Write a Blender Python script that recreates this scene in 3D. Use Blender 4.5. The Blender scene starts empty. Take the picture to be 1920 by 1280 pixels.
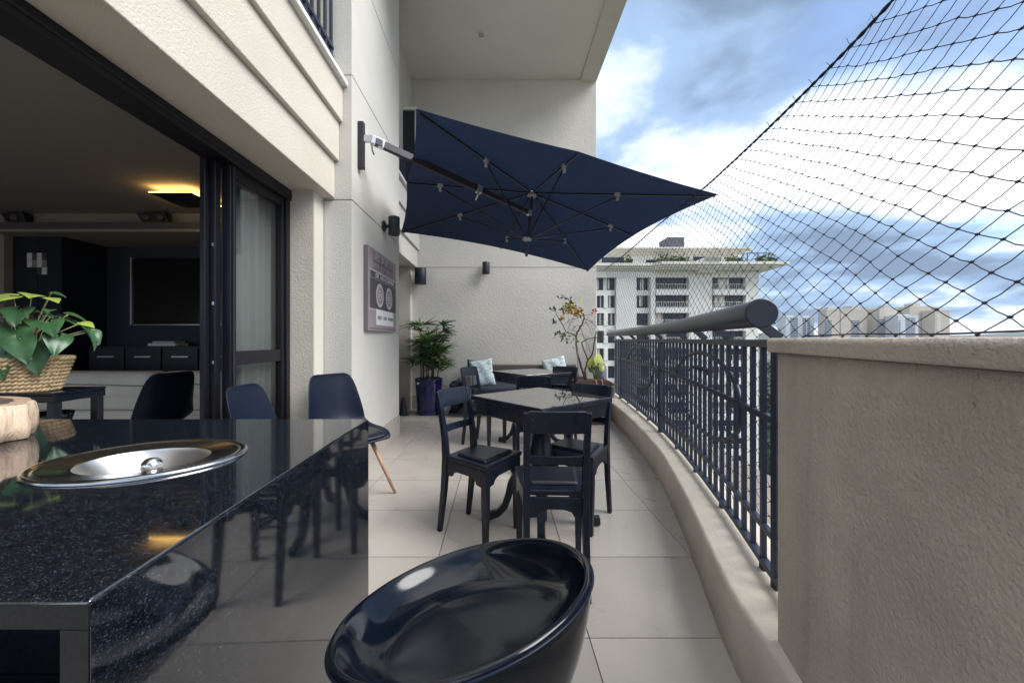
import bpy, math, random
from mathutils import Vector, Matrix, noise
R = math.radians
random.seed(7)
scn = bpy.context.scene
col = scn.collection

# ------------------------------------------------------------------ camera, sky, sun, exposure
H = 1.15
cam_d = bpy.data.cameras.new('camera')
cam = bpy.data.objects.new('camera', cam_d)
col.objects.link(cam)
cam.location = (0, 0, H)
cam.rotation_euler = (R(90), 0, 0)
cam_d.sensor_width = 36
cam_d.lens = 710 / 1920 * 36
cam_d.shift_x = 25 / 1920
cam_d.shift_y = -5 / 1920
cam_d.clip_start = 0.02
cam_d.clip_end = 9000
scn.camera = cam

SUN_AZ, SUN_EL = R(108), R(47)          # clockwise from +Y, above the horizon
world = bpy.data.worlds.new('World')
scn.world = world
world.use_nodes = True
wn, wl = world.node_tree.nodes, world.node_tree.links
wn.clear()


def wnode(t, **kw):
    n = wn.new(t)
    for k, v in kw.items():
        setattr(n, k, v)
    return n


def wmath(op, a, b=None):
    n = wnode('ShaderNodeMath', operation=op)
    for i, s in enumerate((a, b)):
        if s is None:
            continue
        if isinstance(s, (int, float)):
            n.inputs[i].default_value = s
        else:
            wl.new(s, n.inputs[i])
    return n.outputs[0]


w_out = wnode('ShaderNodeOutputWorld')
w_sky = wnode('ShaderNodeTexSky', sky_type='NISHITA', sun_disc=False)
w_sky.sun_elevation = SUN_EL
w_sky.sun_rotation = SUN_AZ
w_sky.altitude = 760
w_sky.air_density = 1.0
w_sky.dust_density = 1.2
w_tc = wnode('ShaderNodeTexCoord')
w_sep = wnode('ShaderNodeSeparateXYZ')
wl.new(w_tc.outputs['Generated'], w_sep.inputs[0])
w_z = wmath('ADD', wmath('MAXIMUM', w_sep.outputs[2], 0.0), 0.24)
w_com = wnode('ShaderNodeCombineXYZ')
wl.new(wmath('DIVIDE', w_sep.outputs[0], w_z), w_com.inputs[0])
wl.new(wmath('DIVIDE', w_sep.outputs[1], w_z), w_com.inputs[1])
w_map = wnode('ShaderNodeMapping')
w_map.inputs['Location'].default_value = (14.531, 11.472, 0.0)
w_map.inputs['Rotation'].default_value = (0, 0, R(29.54))
wl.new(w_com.outputs[0], w_map.inputs[0])


def wnoise(scale, detail, rough, dist, off):
    m = wnode('ShaderNodeMapping')
    m.inputs['Location'].default_value = off
    wl.new(w_map.outputs[0], m.inputs[0])
    n = wnode('ShaderNodeTexNoise')
    n.inputs['Scale'].default_value = scale
    n.inputs['Detail'].default_value = detail
    n.inputs['Roughness'].default_value = rough
    n.inputs['Distortion'].default_value = dist
    wl.new(m.outputs[0], n.inputs['Vector'])
    return n.outputs[0]


def wramp(src, stops):
    n = wnode('ShaderNodeValToRGB')
    n.color_ramp.interpolation = 'EASE'
    while len(n.color_ramp.elements) < len(stops):
        n.color_ramp.elements.new(0.5)
    for e, (p, c) in zip(n.color_ramp.elements, stops):
        e.position = p
        e.color = (c, c, c, 1) if isinstance(c, (int, float)) else c + (1,)
    wl.new(src, n.inputs[0])
    return n.outputs[0]


cover = wramp(wnoise(1.25, 7, 0.52, 0.25, (0, 0, 0)), [(0.30, 0.0), (0.46, 1.0)])
shade = wramp(wnoise(1.25, 8, 0.52, 0.25, (4.7, 2.2, 1.0)), [(0.39, (1.0, 1.0, 1.0)), (0.46, (0.62, 0.70, 0.80)), (0.53, (0.28, 0.40, 0.58)), (0.62, (0.17, 0.235, 0.34))])
b_sky = wnode('ShaderNodeBackground')
b_sky.inputs[1].default_value = 0.09
wl.new(w_sky.outputs[0], b_sky.inputs[0])
b_cloud = wnode('ShaderNodeBackground')
b_cloud.inputs[1].default_value = 0.62
wl.new(shade, b_cloud.inputs[0])
w_mix = wnode('ShaderNodeMixShader')
wl.new(cover, w_mix.inputs[0])
wl.new(b_sky.outputs[0], w_mix.inputs[1])
wl.new(b_cloud.outputs[0], w_mix.inputs[2])
wl.new(w_mix.outputs[0], w_out.inputs[0])

sun_d = bpy.data.lights.new('sun', 'SUN')
sun_d.energy = 2.0
sun_d.angle = R(42)
sun_d.color = (1.0, 0.975, 0.94)
sun = bpy.data.objects.new('sun', sun_d)
col.objects.link(sun)
sdir = Vector((math.sin(SUN_AZ) * math.cos(SUN_EL), math.cos(SUN_AZ) * math.cos(SUN_EL), math.sin(SUN_EL)))
sun.rotation_euler = sdir.to_track_quat('Z', 'Y').to_euler()
sun.location = (6, 6, 12)

scn.view_settings.view_transform = 'Standard'
scn.view_settings.look = 'None'
scn.view_settings.exposure = 1.42
scn.view_settings.gamma = 1.0
scn.view_settings.use_curve_mapping = False
scn.cycles.use_denoising = True
scn.cycles.max_bounces = 8
scn.cycles.transparent_max_bounces = 16


# ------------------------------------------------------------------ materials
class Mat:
    def __init__(self, name, color, rough=0.5, metal=0.0, spec=0.5, coat=0.0):
        self.m = bpy.data.materials.new(name)
        self.m.use_nodes = True
        self.n, self.l = self.m.node_tree.nodes, self.m.node_tree.links
        self.p = self.n['Principled BSDF']
        self.p.inputs['Base Color'].default_value = (*color, 1)
        self.p.inputs['Roughness'].default_value = rough
        self.p.inputs['Metallic'].default_value = metal
        self.p.inputs['Specular IOR Level'].default_value = spec
        self.p.inputs['Coat Weight'].default_value = coat
        self.color = color
        self.tc = None
        self.bump_prev = None

    def coord(self, scale=(1, 1, 1), rot=(0, 0, 0), kind='Object'):
        if self.tc is None:
            self.tc = self.n.new('ShaderNodeTexCoord')
        mp = self.n.new('ShaderNodeMapping')
        mp.inputs['Scale'].default_value = scale
        mp.inputs['Rotation'].default_value = rot
        self.l.new(self.tc.outputs[kind], mp.inputs[0])
        return mp.outputs[0]

    def noise(self, scale, detail=4, rough=0.55, stretch=(1, 1, 1), dist=0.0):
        n = self.n.new('ShaderNodeTexNoise')
        n.inputs['Scale'].default_value = scale
        n.inputs['Detail'].default_value = detail
        n.inputs['Roughness'].default_value = rough
        n.inputs['Distortion'].default_value = dist
        self.l.new(self.coord(stretch), n.inputs['Vector'])
        return n.outputs[0]

    def ramp(self, src, stops):
        r = self.n.new('ShaderNodeValToRGB')
        while len(r.color_ramp.elements) < len(stops):
            r.color_ramp.elements.new(0.5)
        for e, (p, c) in zip(r.color_ramp.elements, stops):
            e.position = p
            e.color = (c, c, c, 1) if isinstance(c, (int, float)) else (*c, 1)
        self.l.new(src, r.inputs[0])
        return r.outputs[0]

    def vary(self, scale, amount, detail=5, stretch=(1, 1, 1), tint=(1, 1, 1)):
        lo = tuple(c * (1 - amount) * t for c, t in zip(self.color, tint))
        hi = tuple(min(1, c * (1 + amount)) for c in self.color)
        o = self.ramp(self.noise(scale, detail, stretch=stretch), [(0.3, lo), (0.7, hi)])
        self.l.new(o, self.p.inputs['Base Color'])
        return self

    def rough_vary(self, scale, lo, hi, stretch=(1, 1, 1)):
        o = self.ramp(self.noise(scale, 5, stretch=stretch), [(0.3, lo), (0.7, hi)])
        self.l.new(o, self.p.inputs['Roughness'])
        return self

    def bump(self, scale, strength, dist, detail=5, stretch=(1, 1, 1), stops=None, warp=0.0):
        s = self.noise(scale, detail, stretch=stretch, dist=warp)
        if stops:
            s = self.ramp(s, stops)
        b = self.n.new('ShaderNodeBump')
        b.inputs['Strength'].default_value = strength
        b.inputs['Distance'].default_value = dist
        self.l.new(s, b.inputs['Height'])
        if self.bump_prev:
            self.l.new(self.bump_prev, b.inputs['Normal'])
        self.l.new(b.outputs[0], self.p.inputs['Normal'])
        self.bump_prev = b.outputs[0]
        return self

    def done(self):
        return self.m


def glass_mat(name, tint=(0.85, 0.9, 0.92), ior=1.5):
    m = bpy.data.materials.new(name)
    m.use_nodes = True
    n, l = m.node_tree.nodes, m.node_tree.links
    n.clear()
    out = n.new('ShaderNodeOutputMaterial')
    tr = n.new('ShaderNodeBsdfTransparent')
    tr.inputs[0].default_value = (*tint, 1)
    gl = n.new('ShaderNodeBsdfGlossy')
    gl.inputs['Roughness'].default_value = 0.01
    lw = n.new('ShaderNodeLayerWeight')
    lw.inputs[0].default_value = 0.5
    pw = n.new('ShaderNodeMath')
    pw.operation = 'POWER'
    pw.inputs[1].default_value = 4.0
    l.new(lw.outputs['Facing'], pw.inputs[0])
    fr = n.new('ShaderNodeMath')
    fr.operation = 'MULTIPLY_ADD'
    fr.inputs[1].default_value = 0.9
    fr.inputs[2].default_value = 0.045
    l.new(pw.outputs[0], fr.inputs[0])
    mx = n.new('ShaderNodeMixShader')
    l.new(fr.outputs[0], mx.inputs[0])
    l.new(tr.outputs[0], mx.inputs[1])
    l.new(gl.outputs[0], mx.inputs[2])
    l.new(mx.outputs[0], out.inputs[0])
    return m


STUCCO_C = (0.585, 0.54, 0.47)
M = {}
M['stucco'] = Mat('rough_stucco', STUCCO_C, 0.9).vary(1.7, 0.06, tint=(1, .99, .97)).bump(85, 0.40, 0.006, 6, stops=[(.30, 0), (.70, 1)], warp=.3).bump(240, .3, .002).done()
M['stucco_fine'] = Mat('fine_stucco', (0.60, 0.58, 0.535), 0.88).vary(1.3, 0.05).bump(120, 0.35, 0.006, 5, stops=[(.35, 0), (.65, 1)]).done()
M['stucco_back'] = Mat('back_wall_stucco', (0.65, 0.62, 0.57), 0.9).vary(1.0, 0.07).bump(26, 0.22, 0.010, 6, stops=[(.35, 0), (.70, 1)], warp=.5).bump(120, .2, .003).done()

def parapet_mat():
    m = Mat('parapet_stucco', (0.47, 0.425, 0.375), 0.92)
    a = m.ramp(m.noise(2.4, 7, .62), [(.30, (.46, .405, .345)), (.55, (.58, .515, .44)), (.8, (.64, .57, .495))])
    drip = m.ramp(m.noise(7, 5, .6, (1, 1, .10)), [(.52, 1.0), (.72, .80)])
    spots = m.ramp(m.noise(38, 2, .5), [(.20, .55), (.25, 1.0)])
    x = a
    for t in (drip, spots):
        k = m.n.new('ShaderNodeMix')
        k.data_type, k.blend_type = 'RGBA', 'MULTIPLY'
        k.inputs[0].default_value = 1
        m.l.new(x, k.inputs[6])
        m.l.new(t, k.inputs[7])
        x = k.outputs[2]
    m.l.new(x, m.p.inputs['Base Color'])
    return m


M['stucco_grey'] = parapet_mat().bump(110, 0.65, 0.006, 8, stops=[(.34, 0), (.66, 1)]).bump(34, .25, .008, 4).done()
M['kerb'] = Mat('kerb_plaster', (0.61, 0.56, 0.48), 0.85).vary(3.5, 0.13, 6).bump(70, 0.4, 0.006, 6).bump(240, .3, .002).done()
M['paint'] = Mat('smooth_paint', (0.64, 0.61, 0.535), 0.75).vary(1.1, 0.035).bump(160, .12, .002).done()
M['ceiling'] = Mat('ceiling_paint', (0.74, 0.71, 0.66), 0.85).vary(0.8, 0.05).bump(120, .1, .002).done()


def tile_mat():
    m = Mat('porcelain_tile', (0.43, 0.395, 0.355), 0.33)
    a = m.ramp(m.noise(2.2, 7, .6), [(.3, (.435, .395, .352)), (.7, (.49, .448, .402))])
    oi = m.n.new('ShaderNodeObjectInfo')
    r = m.ramp(oi.outputs['Random'], [(0, .93), (1, 1.04)])
    sp_ = m.ramp(m.noise(19, 4, .7), [(.24, .94), (.36, 1.0)])
    x = a
    for t in (r, sp_):
        k = m.n.new('ShaderNodeMix')
        k.data_type, k.blend_type = 'RGBA', 'MULTIPLY'
        k.inputs[0].default_value = 1
        m.l.new(x, k.inputs[6])
        m.l.new(t, k.inputs[7])
        x = k.outputs[2]
    m.l.new(x, m.p.inputs['Base Color'])
    m.rough_vary(5.0, .22, .5)
    return m.done()


M['tile'] = tile_mat()
M['grout'] = Mat('grout', (0.24, 0.21, 0.185), 0.9).vary(6, .15).done()
M['black_wood'] = Mat('black_painted_wood', (0.0045, 0.009, 0.021), 0.38, spec=.45).vary(9, .4, stretch=(1, 1, .12)).rough_vary(14, .22, .42, (1, 1, .15)).bump(60, .12, .002, stretch=(1, 1, .08)).done()
M['leather'] = Mat('black_leather', (0.010, 0.012, 0.020), 0.36).bump(170, .25, .002).done()
tg_ = Mat('table_top_glass', (0.36, 0.355, 0.34), 0.025, .9)
tg_.p.inputs['IOR'].default_value = 3.3
M['table_glass'] = tg_.done()
M['gloss'] = Mat('glossy_black_plastic', (0.003, 0.005, 0.010), 0.12, spec=.5).rough_vary(9, .05, .15).bump(400, .03, .001).done()
M['shell'] = Mat('dark_shell_plastic', (0.006, 0.011, 0.025), 0.36, spec=.25).bump(300, .06, .001).done()
M['rail'] = Mat('railing_paint', (0.018, 0.028, 0.055), 0.42).vary(8, .2).bump(90, .1, .002).done()
M['tube'] = Mat('handrail_paint', (0.015, 0.021, 0.036), 0.36).vary(6, .18).done()


def fabric_mat():
    m = Mat('navy_canopy_fabric', (0.006, 0.009, 0.019), 0.85).vary(3, .18).bump(9, .25, .02, 3).bump(500, .15, .001)
    tr = m.n.new('ShaderNodeBsdfTranslucent')
    tr.inputs[0].default_value = (.017, .036, .09, 1)
    mx = m.n.new('ShaderNodeMixShader')
    mx.inputs[0].default_value = .19
    out = m.n['Material Output']
    m.l.new(m.p.outputs[0], mx.inputs[1])
    m.l.new(tr.outputs[0], mx.inputs[2])
    m.l.new(mx.outputs[0], out.inputs[0])
    return m.done()


M['fabric'] = fabric_mat()
M['dark_metal'] = Mat('dark_bronze_metal', (0.035, 0.032, 0.042), 0.4, .3).done()
M['silver'] = Mat('satin_aluminium', (0.62, 0.63, 0.65), 0.35, .85).done()
M['steel'] = Mat('brushed_steel', (0.52, 0.54, 0.57), 0.2, 1.0).rough_vary(30, .14, .24, (1, 6, 1)).done()
M['satin'] = Mat('satin_steel', (0.70, 0.69, 0.67), 0.34, 1.0).done()
M['honed'] = Mat('honed_granite_edge', (0.012, 0.013, 0.016), 0.5, spec=.3).vary(200, .4).done()
M['reflection_sheet'] = Mat('grey_beige_reflection', (0.19, 0.18, 0.155), 0.9).done()  # tone of the door glass reflections, put into a cloth colour
M['clip'] = Mat('pale_grey_plastic', (0.42, 0.43, 0.45), 0.5).done()
M['chrome'] = Mat('polished_steel', (0.75, 0.75, 0.76), 0.08, 1.0).done()
M['frame'] = Mat('black_door_frame', (0.009, 0.009, 0.014), 0.35, .2).vary(5, .2).done()
M['glass'] = glass_mat('door_glass')
M['net'] = Mat('black_net_twine', (0.012, 0.014, 0.028), 0.7).done()
M['wood_leg'] = Mat('pale_beech', (0.50, 0.31, 0.19), 0.5).vary(30, .25, stretch=(1, 1, .1)).done()
M['pot_blue'] = Mat('cobalt_glazed_ceramic', (0.012, 0.016, 0.085), 0.14, coat=.4).vary(6, .25).done()
M['soil'] = Mat('soil', (0.085, 0.055, 0.04), 0.95).vary(40, .5).bump(60, .8, .02).done()
M['terracotta'] = Mat('brown_planter', (0.10, 0.045, 0.038), 0.6).vary(12, .25).done()
M['bark'] = Mat('bark', (0.10, 0.075, 0.06), 0.9).vary(30, .35).bump(60, .5, .006).done()
M['palm'] = Mat('palm_leaf', (0.055, 0.13, 0.035), 0.4).vary(6, .5, tint=(1, 1, .8)).done()
M['palm2'] = Mat('palm_leaf_light', (0.12, 0.20, 0.05), 0.4).vary(6, .4).done()
M['ivy'] = Mat('heart_leaf', (0.04, 0.105, 0.04), 0.32).vary(12, .35).bump(60, .15, .002).done()
M['ivy2'] = Mat('young_heart_leaf', (0.28, 0.36, 0.07), 0.35).vary(10, .3).done()
M['stem'] = Mat('pale_green_stem', (0.30, 0.30, 0.16), 0.5).done()
M['leaf_y'] = Mat('yellowing_leaf', (0.42, 0.33, 0.04), 0.5).vary(20, .4).done()
M['leaf_o'] = Mat('orange_leaf', (0.50, 0.25, 0.04), 0.5).vary(20, .3).done()
M['leaf_g'] = Mat('small_green_leaf', (0.12, 0.18, 0.06), 0.5).vary(20, .4).done()
M['flower'] = Mat('magenta_bract', (0.65, 0.015, 0.10), 0.5).done()
M['lime'] = Mat('lime_leaf', (0.50, 0.56, 0.11), 0.45).vary(14, .3).done()
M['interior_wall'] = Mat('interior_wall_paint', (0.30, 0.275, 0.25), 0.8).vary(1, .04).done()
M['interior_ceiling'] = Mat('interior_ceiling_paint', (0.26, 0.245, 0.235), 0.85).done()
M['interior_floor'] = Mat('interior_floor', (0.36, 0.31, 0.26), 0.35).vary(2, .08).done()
M['navy_panel'] = Mat('dark_navy_panel', (0.010, 0.013, 0.024), 0.4).done()
M['navy_wall'] = Mat('dark_blue_wall', (0.020, 0.028, 0.045), 0.6).done()
M['screen'] = Mat('television_glass', (0.004, 0.004, 0.006), 0.07).done()
M['sofa'] = Mat('cream_sofa_fabric', (0.78, 0.73, 0.66), 0.9).vary(4, .06).bump(150, .2, .003).done()
M['ledge'] = Mat('grey_ledge', (0.10, 0.09, 0.09), 0.6).done()
M['paper'] = Mat('white_paper', (0.72, 0.72, 0.72), 0.7).done()
M['ink'] = Mat('dark_ink', (0.03, 0.03, 0.04), 0.7).done()
M['wicker'] = Mat('straw', (0.50, 0.36, 0.20), 0.75).vary(40, .35).done()
M['log'] = Mat('bleached_wood', (0.60, 0.45, 0.33), 0.7).vary(9, .3, stretch=(1, 1, .25)).bump(35, .9, .02, stretch=(1, 1, .2)).done()
M['log_cut'] = Mat('log_cut_face', (0.42, 0.30, 0.22), 0.5).vary(14, .25).done()
M['log_dark'] = Mat('carved_dark_wood', (0.12, 0.085, 0.07), 0.4).vary(14, .25).done()
M['rattan'] = Mat('grey_brown_rattan', (0.12, 0.10, 0.095), 0.7).bump(140, .5, .006).done()
M['bench_cushion'] = Mat('navy_bench_cushion', (0.025, 0.035, 0.058), 0.85).bump(200, .2, .002).done()
M['jar'] = Mat('bluish_plastic_jar', (0.30, 0.32, 0.38), 0.2, coat=.4).vary(10, .3).done()
M['speaker'] = Mat('black_speaker', (0.014, 0.017, 0.028), 0.5).done()
M['white_trim'] = Mat('white_trim', (0.75, 0.74, 0.71), 0.6).done()
M['canvas'] = Mat('mauve_print', (0.30, 0.25, 0.27), 0.7).vary(8, .18).done()
M['canvas_dark'] = Mat('dark_print', (0.075, 0.068, 0.078), 0.7).done()
M['canvas_edge'] = Mat('print_edge', (0.16, 0.13, 0.15), 0.7).done()
M['canvas_pale'] = Mat('pale_print', (0.55, 0.50, 0.52), 0.7).done()
M['bag'] = Mat('dark_bag_cloth', (0.03, 0.035, 0.06), 0.85).vary(9, .4).done()
M['bag_grey'] = Mat('grey_cloth', (0.26, 0.26, 0.27), 0.85).vary(9, .3).done()


def granite():
    m = Mat('black_speckled_granite', (0.012, 0.013, 0.016), 0.05, spec=.6)
    m.p.inputs['IOR'].default_value = 2.1
    v = m.n.new('ShaderNodeTexVoronoi')
    v.inputs['Scale'].default_value = 760
    m.l.new(m.coord(), v.inputs['Vector'])
    sp = m.ramp(v.outputs['Color'], [(0.40, (0.006, 0.008, 0.012)), (0.74, (0.014, 0.018, 0.027)), (0.97, (0.10, 0.12, 0.175))])
    n = m.noise(60, 8, .75)
    cl = m.ramp(n, [(.38, 0.35), (.64, 1.0)])
    mx = m.n.new('ShaderNodeMix')
    mx.data_type = 'RGBA'
    mx.blend_type = 'MULTIPLY'
    mx.inputs[0].default_value = 1
    m.l.new(sp, mx.inputs[6])
    m.l.new(cl, mx.inputs[7])
    m.l.new(mx.outputs[2], m.p.inputs['Base Color'])
    return m.done()


M['granite'] = granite()


def cushion_print():
    m = Mat('palm_print_fabric', (0.6, 0.65, 0.66), 0.85)
    w = m.noise(9, 3, .5, (1, 1, 2.2), 2.5)
    o = m.ramp(w, [(.40, (.66, .68, .67)), (.50, (.50, .62, .66)), (.55, (.10, .28, .36)), (.60, (.62, .66, .66)), (.70, (.25, .42, .50))])
    m.l.new(o, m.p.inputs['Base Color'])
    return m.done()


M['palm_print'] = cushion_print()


def emit_mat(name, color, strength):
    m = bpy.data.materials.new(name)
    m.use_nodes = True
    n, l = m.node_tree.nodes, m.node_tree.links
    n.clear()
    o = n.new('ShaderNodeOutputMaterial')
    e = n.new('ShaderNodeEmission')
    e.inputs[0].default_value = (*color, 1)
    e.inputs[1].default_value = strength
    l.new(e.outputs[0], o.inputs[0])
    return m


M['lamp_glow'] = emit_mat('warm_lamp_glow', (1.0, 0.60, 0.16), 4)


# ------------------------------------------------------------------ mesh helpers
def xf(o):
    return Matrix.LocRotScale(o.location, o.rotation_euler, o.scale)


def world_of(o):
    m = xf(o)
    return m if o.parent is None else world_of(o.parent) @ o.matrix_parent_inverse @ m


class MB:
    def __init__(self):
        self.v, self.f = [], []

    def add(self, vs, fs):
        k = len(self.v)
        self.v += [tuple(p) for p in vs]
        self.f += [tuple(i + k for i in q) for q in fs]
        return self

    def box(self, x0, x1, y0, y1, z0, z1):
        vs = [(x, y, z) for z in (z0, z1) for y in (y0, y1) for x in (x0, x1)]
        return self.add(vs, [(0, 2, 3, 1), (4, 5, 7, 6), (0, 1, 5, 4), (2, 6, 7, 3), (0, 4, 6, 2), (1, 3, 7, 5)])

    def hexa(self, bot, top):
        n = len(bot)
        fs = [tuple(range(n - 1, -1, -1)), tuple(range(n, 2 * n))]
        fs += [(i, (i + 1) % n, n + (i + 1) % n, n + i) for i in range(n)]
        return self.add(list(bot) + list(top), fs)

    def prism(self, poly, fn, t0, t1):
        """poly: 2-D outline; fn(a, b, t) -> point; extruded t0..t1"""
        return self.hexa([fn(a, b, t0) for a, b in poly], [fn(a, b, t1) for a, b in poly])

    def sweep(self, rings, cap=True, closed=False):
        n = len(rings[0])
        vs = [p for r in rings for p in r]
        fs = []
        m = len(rings)
        for i in range(m if closed else m - 1):
            a, b = i * n, ((i + 1) % m) * n
            fs += [(a + j, a + (j + 1) % n, b + (j + 1) % n, b + j) for j in range(n)]
        if cap and not closed:
            fs += [tuple(range(n - 1, -1, -1)), tuple(range((m - 1) * n, m * n))]
        return self.add(vs, fs)

    def bar(self, pts, w, h, up=(0, 0, 1), closed=False):
        """rectangular section along pts; w, h scalars or lists"""
        pts = [Vector(p) for p in pts]
        rings = []
        m = len(pts)
        for i, p in enumerate(pts):
            if closed:
                d = (pts[(i + 1) % m] - pts[i - 1])
            else:
                d = pts[min(i + 1, m - 1)] - pts[max(i - 1, 0)]
            d.normalize()
            s = d.cross(Vector(up))
            if s.length < 1e-5:
                s = d.cross(Vector((1, 0, 0)))
            s.normalize()
            u = s.cross(d)
            ww = (w[i] if isinstance(w, (list, tuple)) else w) / 2
            hh = (h[i] if isinstance(h, (list, tuple)) else h) / 2
            rings.append([p + s * ww + u * hh, p - s * ww + u * hh, p - s * ww - u * hh, p + s * ww - u * hh])
        return self.sweep(rings, closed=closed)

    def tube(self, pts, r, n=8, closed=False, cap=True):
        pts = [Vector(p) for p in pts]
        rings = []
        m = len(pts)
        ref = None
        for i, p in enumerate(pts):
            d = (pts[(i + 1) % m] - pts[i - 1]) if closed else pts[min(i + 1, m - 1)] - pts[max(i - 1, 0)]
            d.normalize()
            if ref is None:
                ref = Vector((0, 0, 1)) if abs(d.z) < .9 else Vector((1, 0, 0))
            s = d.cross(ref)
            if s.length < 1e-4:
                s = d.cross(Vector((0, 1, 0)))
            s.normalize()
            u = s.cross(d)
            ref = u
            rr = r[i] if isinstance(r, (list, tuple)) else r
            rings.append([p + (s * math.cos(a) + u * math.sin(a)) * rr for a in [2 * math.pi * k / n for k in range(n)]])
        return self.sweep(rings, cap=cap, closed=closed)

    def lathe(self, prof, n=32, c=(0, 0, 0), mat=None, sx=1, sy=1, closed=False):
        rings = []
        for r, z in prof:
            ring = []
            for k in range(n):
                a = 2 * math.pi * k / n
                p = Vector((r * math.cos(a) * sx, r * math.sin(a) * sy, z))
                if mat is not None:
                    p = mat @ p
                ring.append(p + Vector(c))
            rings.append(ring)
        return self.sweep(rings, cap=not closed, closed=closed)

    def grid(self, fn, nu, nv):
        vs = [fn(i / (nu - 1), j / (nv - 1)) for i in range(nu) for j in range(nv)]
        fs = [(i * nv + j, (i + 1) * nv + j, (i + 1) * nv + j + 1, i * nv + j + 1) for i in range(nu - 1) for j in range(nv - 1)]
        return self.add(vs, fs)

    def mesh(self, name):
        me = bpy.data.meshes.new(name)
        me.from_pydata(self.v, [], self.f)
        me.update()
        return me

    def build(self, name, mat, parent=None, smooth=False, bevel=0.0, seg=2, solid=0.0, subd=0, world=True, angle=None):
        me = self.mesh(name)
        o = bpy.data.objects.new(name, me)
        col.objects.link(o)
        me.materials.append(M[mat] if isinstance(mat, str) else mat)
        if smooth or subd:
            for p in me.polygons:
                p.use_smooth = True
        if parent is not None:
            o.parent = parent
            if world:
                o.matrix_parent_inverse = world_of(parent).inverted()
        if solid:
            md = o.modifiers.new('solid', 'SOLIDIFY')
            md.thickness = solid
            md.offset = 0
        if bevel:
            md = o.modifiers.new('bevel', 'BEVEL')
            md.width = bevel
            md.segments = seg
            md.limit_method = 'ANGLE'
            md.angle_limit = R(35)
        if subd:
            md = o.modifiers.new('subd', 'SUBSURF')
            md.levels = md.render_levels = subd
        if angle is not None:
            me.set_sharp_from_angle(angle=R(angle))
        return o


def tag(o, label=None, cat=None, group=None, kind=None):
    if label:
        o['label'] = label
    if cat:
        o['category'] = cat
    if group:
        o['group'] = group
    if kind:
        o['kind'] = kind
    return o


def thing(name, label, cat, loc=(0, 0, 0), rz=0.0, group=None):
    o = bpy.data.objects.new(name, None)
    o.empty_display_size = .1
    col.objects.link(o)
    o.location = loc
    o.rotation_euler = (0, 0, rz)
    return tag(o, label, cat, group)


def copy_tree(o, parent=None, loc=None, rz=None, label=None):
    c = o.copy()
    col.objects.link(c)
    if parent is not None:
        c.parent = parent
        c.matrix_parent_inverse = o.matrix_parent_inverse.copy()
    if loc is not None:
        c.location = loc
    if rz is not None:
        c.rotation_euler = (0, 0, rz)
    if label:
        c['label'] = label
    for ch in list(o.children):
        copy_tree(ch, c)
    return c


def text_mesh(body, size, name, mat, parent, mtx, align='CENTER', xs=1.0):
    cu = bpy.data.curves.new(name + '_curve', 'FONT')
    cu.body = body
    cu.size = size
    cu.align_x = align
    cu.align_y = 'CENTER'
    cu.extrude = 0.0006
    tmp = bpy.data.objects.new('tmp_text', cu)
    col.objects.link(tmp)
    dg = bpy.context.evaluated_depsgraph_get()
    me = bpy.data.meshes.new_from_object(tmp.evaluated_get(dg))
    bpy.data.objects.remove(tmp)
    me.transform(mtx @ Matrix.Diagonal((xs, 1, 1, 1)))
    me.materials.clear()
    me.materials.append(M[mat])
    o = bpy.data.objects.new(name, me)
    col.objects.link(o)
    o.parent = parent
    o.matrix_parent_inverse = xf(parent).inverted()
    return o


def lerp(a, b, t):
    return a + (b - a) * t


def interp(pts, y):
    """pts: (y, x) sorted by y; smooth (Catmull-Rom) interpolation, linear outside"""
    n = len(pts)
    if y <= pts[0][0]:
        (a, b), (c, d) = pts[0], pts[1]
        return b + (d - b) / (c - a) * (y - a)
    if y >= pts[-1][0]:
        (a, b), (c, d) = pts[-2], pts[-1]
        return d + (d - b) / (c - a) * (y - c)
    for i in range(n - 1):
        if pts[i][0] <= y <= pts[i + 1][0]:
            y1, x1 = pts[i]
            y2, x2 = pts[i + 1]
            m1 = (x2 - pts[i - 1][1]) / (y2 - pts[i - 1][0]) if i > 0 else (x2 - x1) / (y2 - y1)
            m2 = (pts[i + 2][1] - x1) / (pts[i + 2][0] - y1) if i + 2 < n else (x2 - x1) / (y2 - y1)
            h = y2 - y1
            t = (y - y1) / h
            return (2 * t**3 - 3 * t**2 + 1) * x1 + (t**3 - 2 * t**2 + t) * h * m1 + (-2 * t**3 + 3 * t**2) * x2 + (t**3 - t**2) * h * m2


KERB_IN = [(-1.5, .05), (.3, .57), (1.0, .775), (1.265, .812), (1.473, .862), (1.911, .995), (2.385, 1.13), (3.115, 1.312), (4.276, 1.490), (5.40, 1.600), (6.4, 1.655)]
RAIL = [(-1.5, .25), (.3, .72), (.585, .80), (1.364, 1.0), (1.93, 1.165), (2.853, 1.40), (3.65, 1.565), (4.467, 1.69), (5.56, 1.83), (6.4, 1.91)]
ROPE = [(-1.0, .80), (.3, 1.12), (1.252, 1.314), (1.446, 1.352), (1.748, 1.395), (2.485, 1.487), (2.85, 1.53), (3.823, 1.60), (5.98, 1.72), (6.4, 1.75)]


def kerb_x(y): return interp(KERB_IN, y)
def rail_x(y): return interp(RAIL, y)
def rope_x(y): return interp(ROPE, y)


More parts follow.
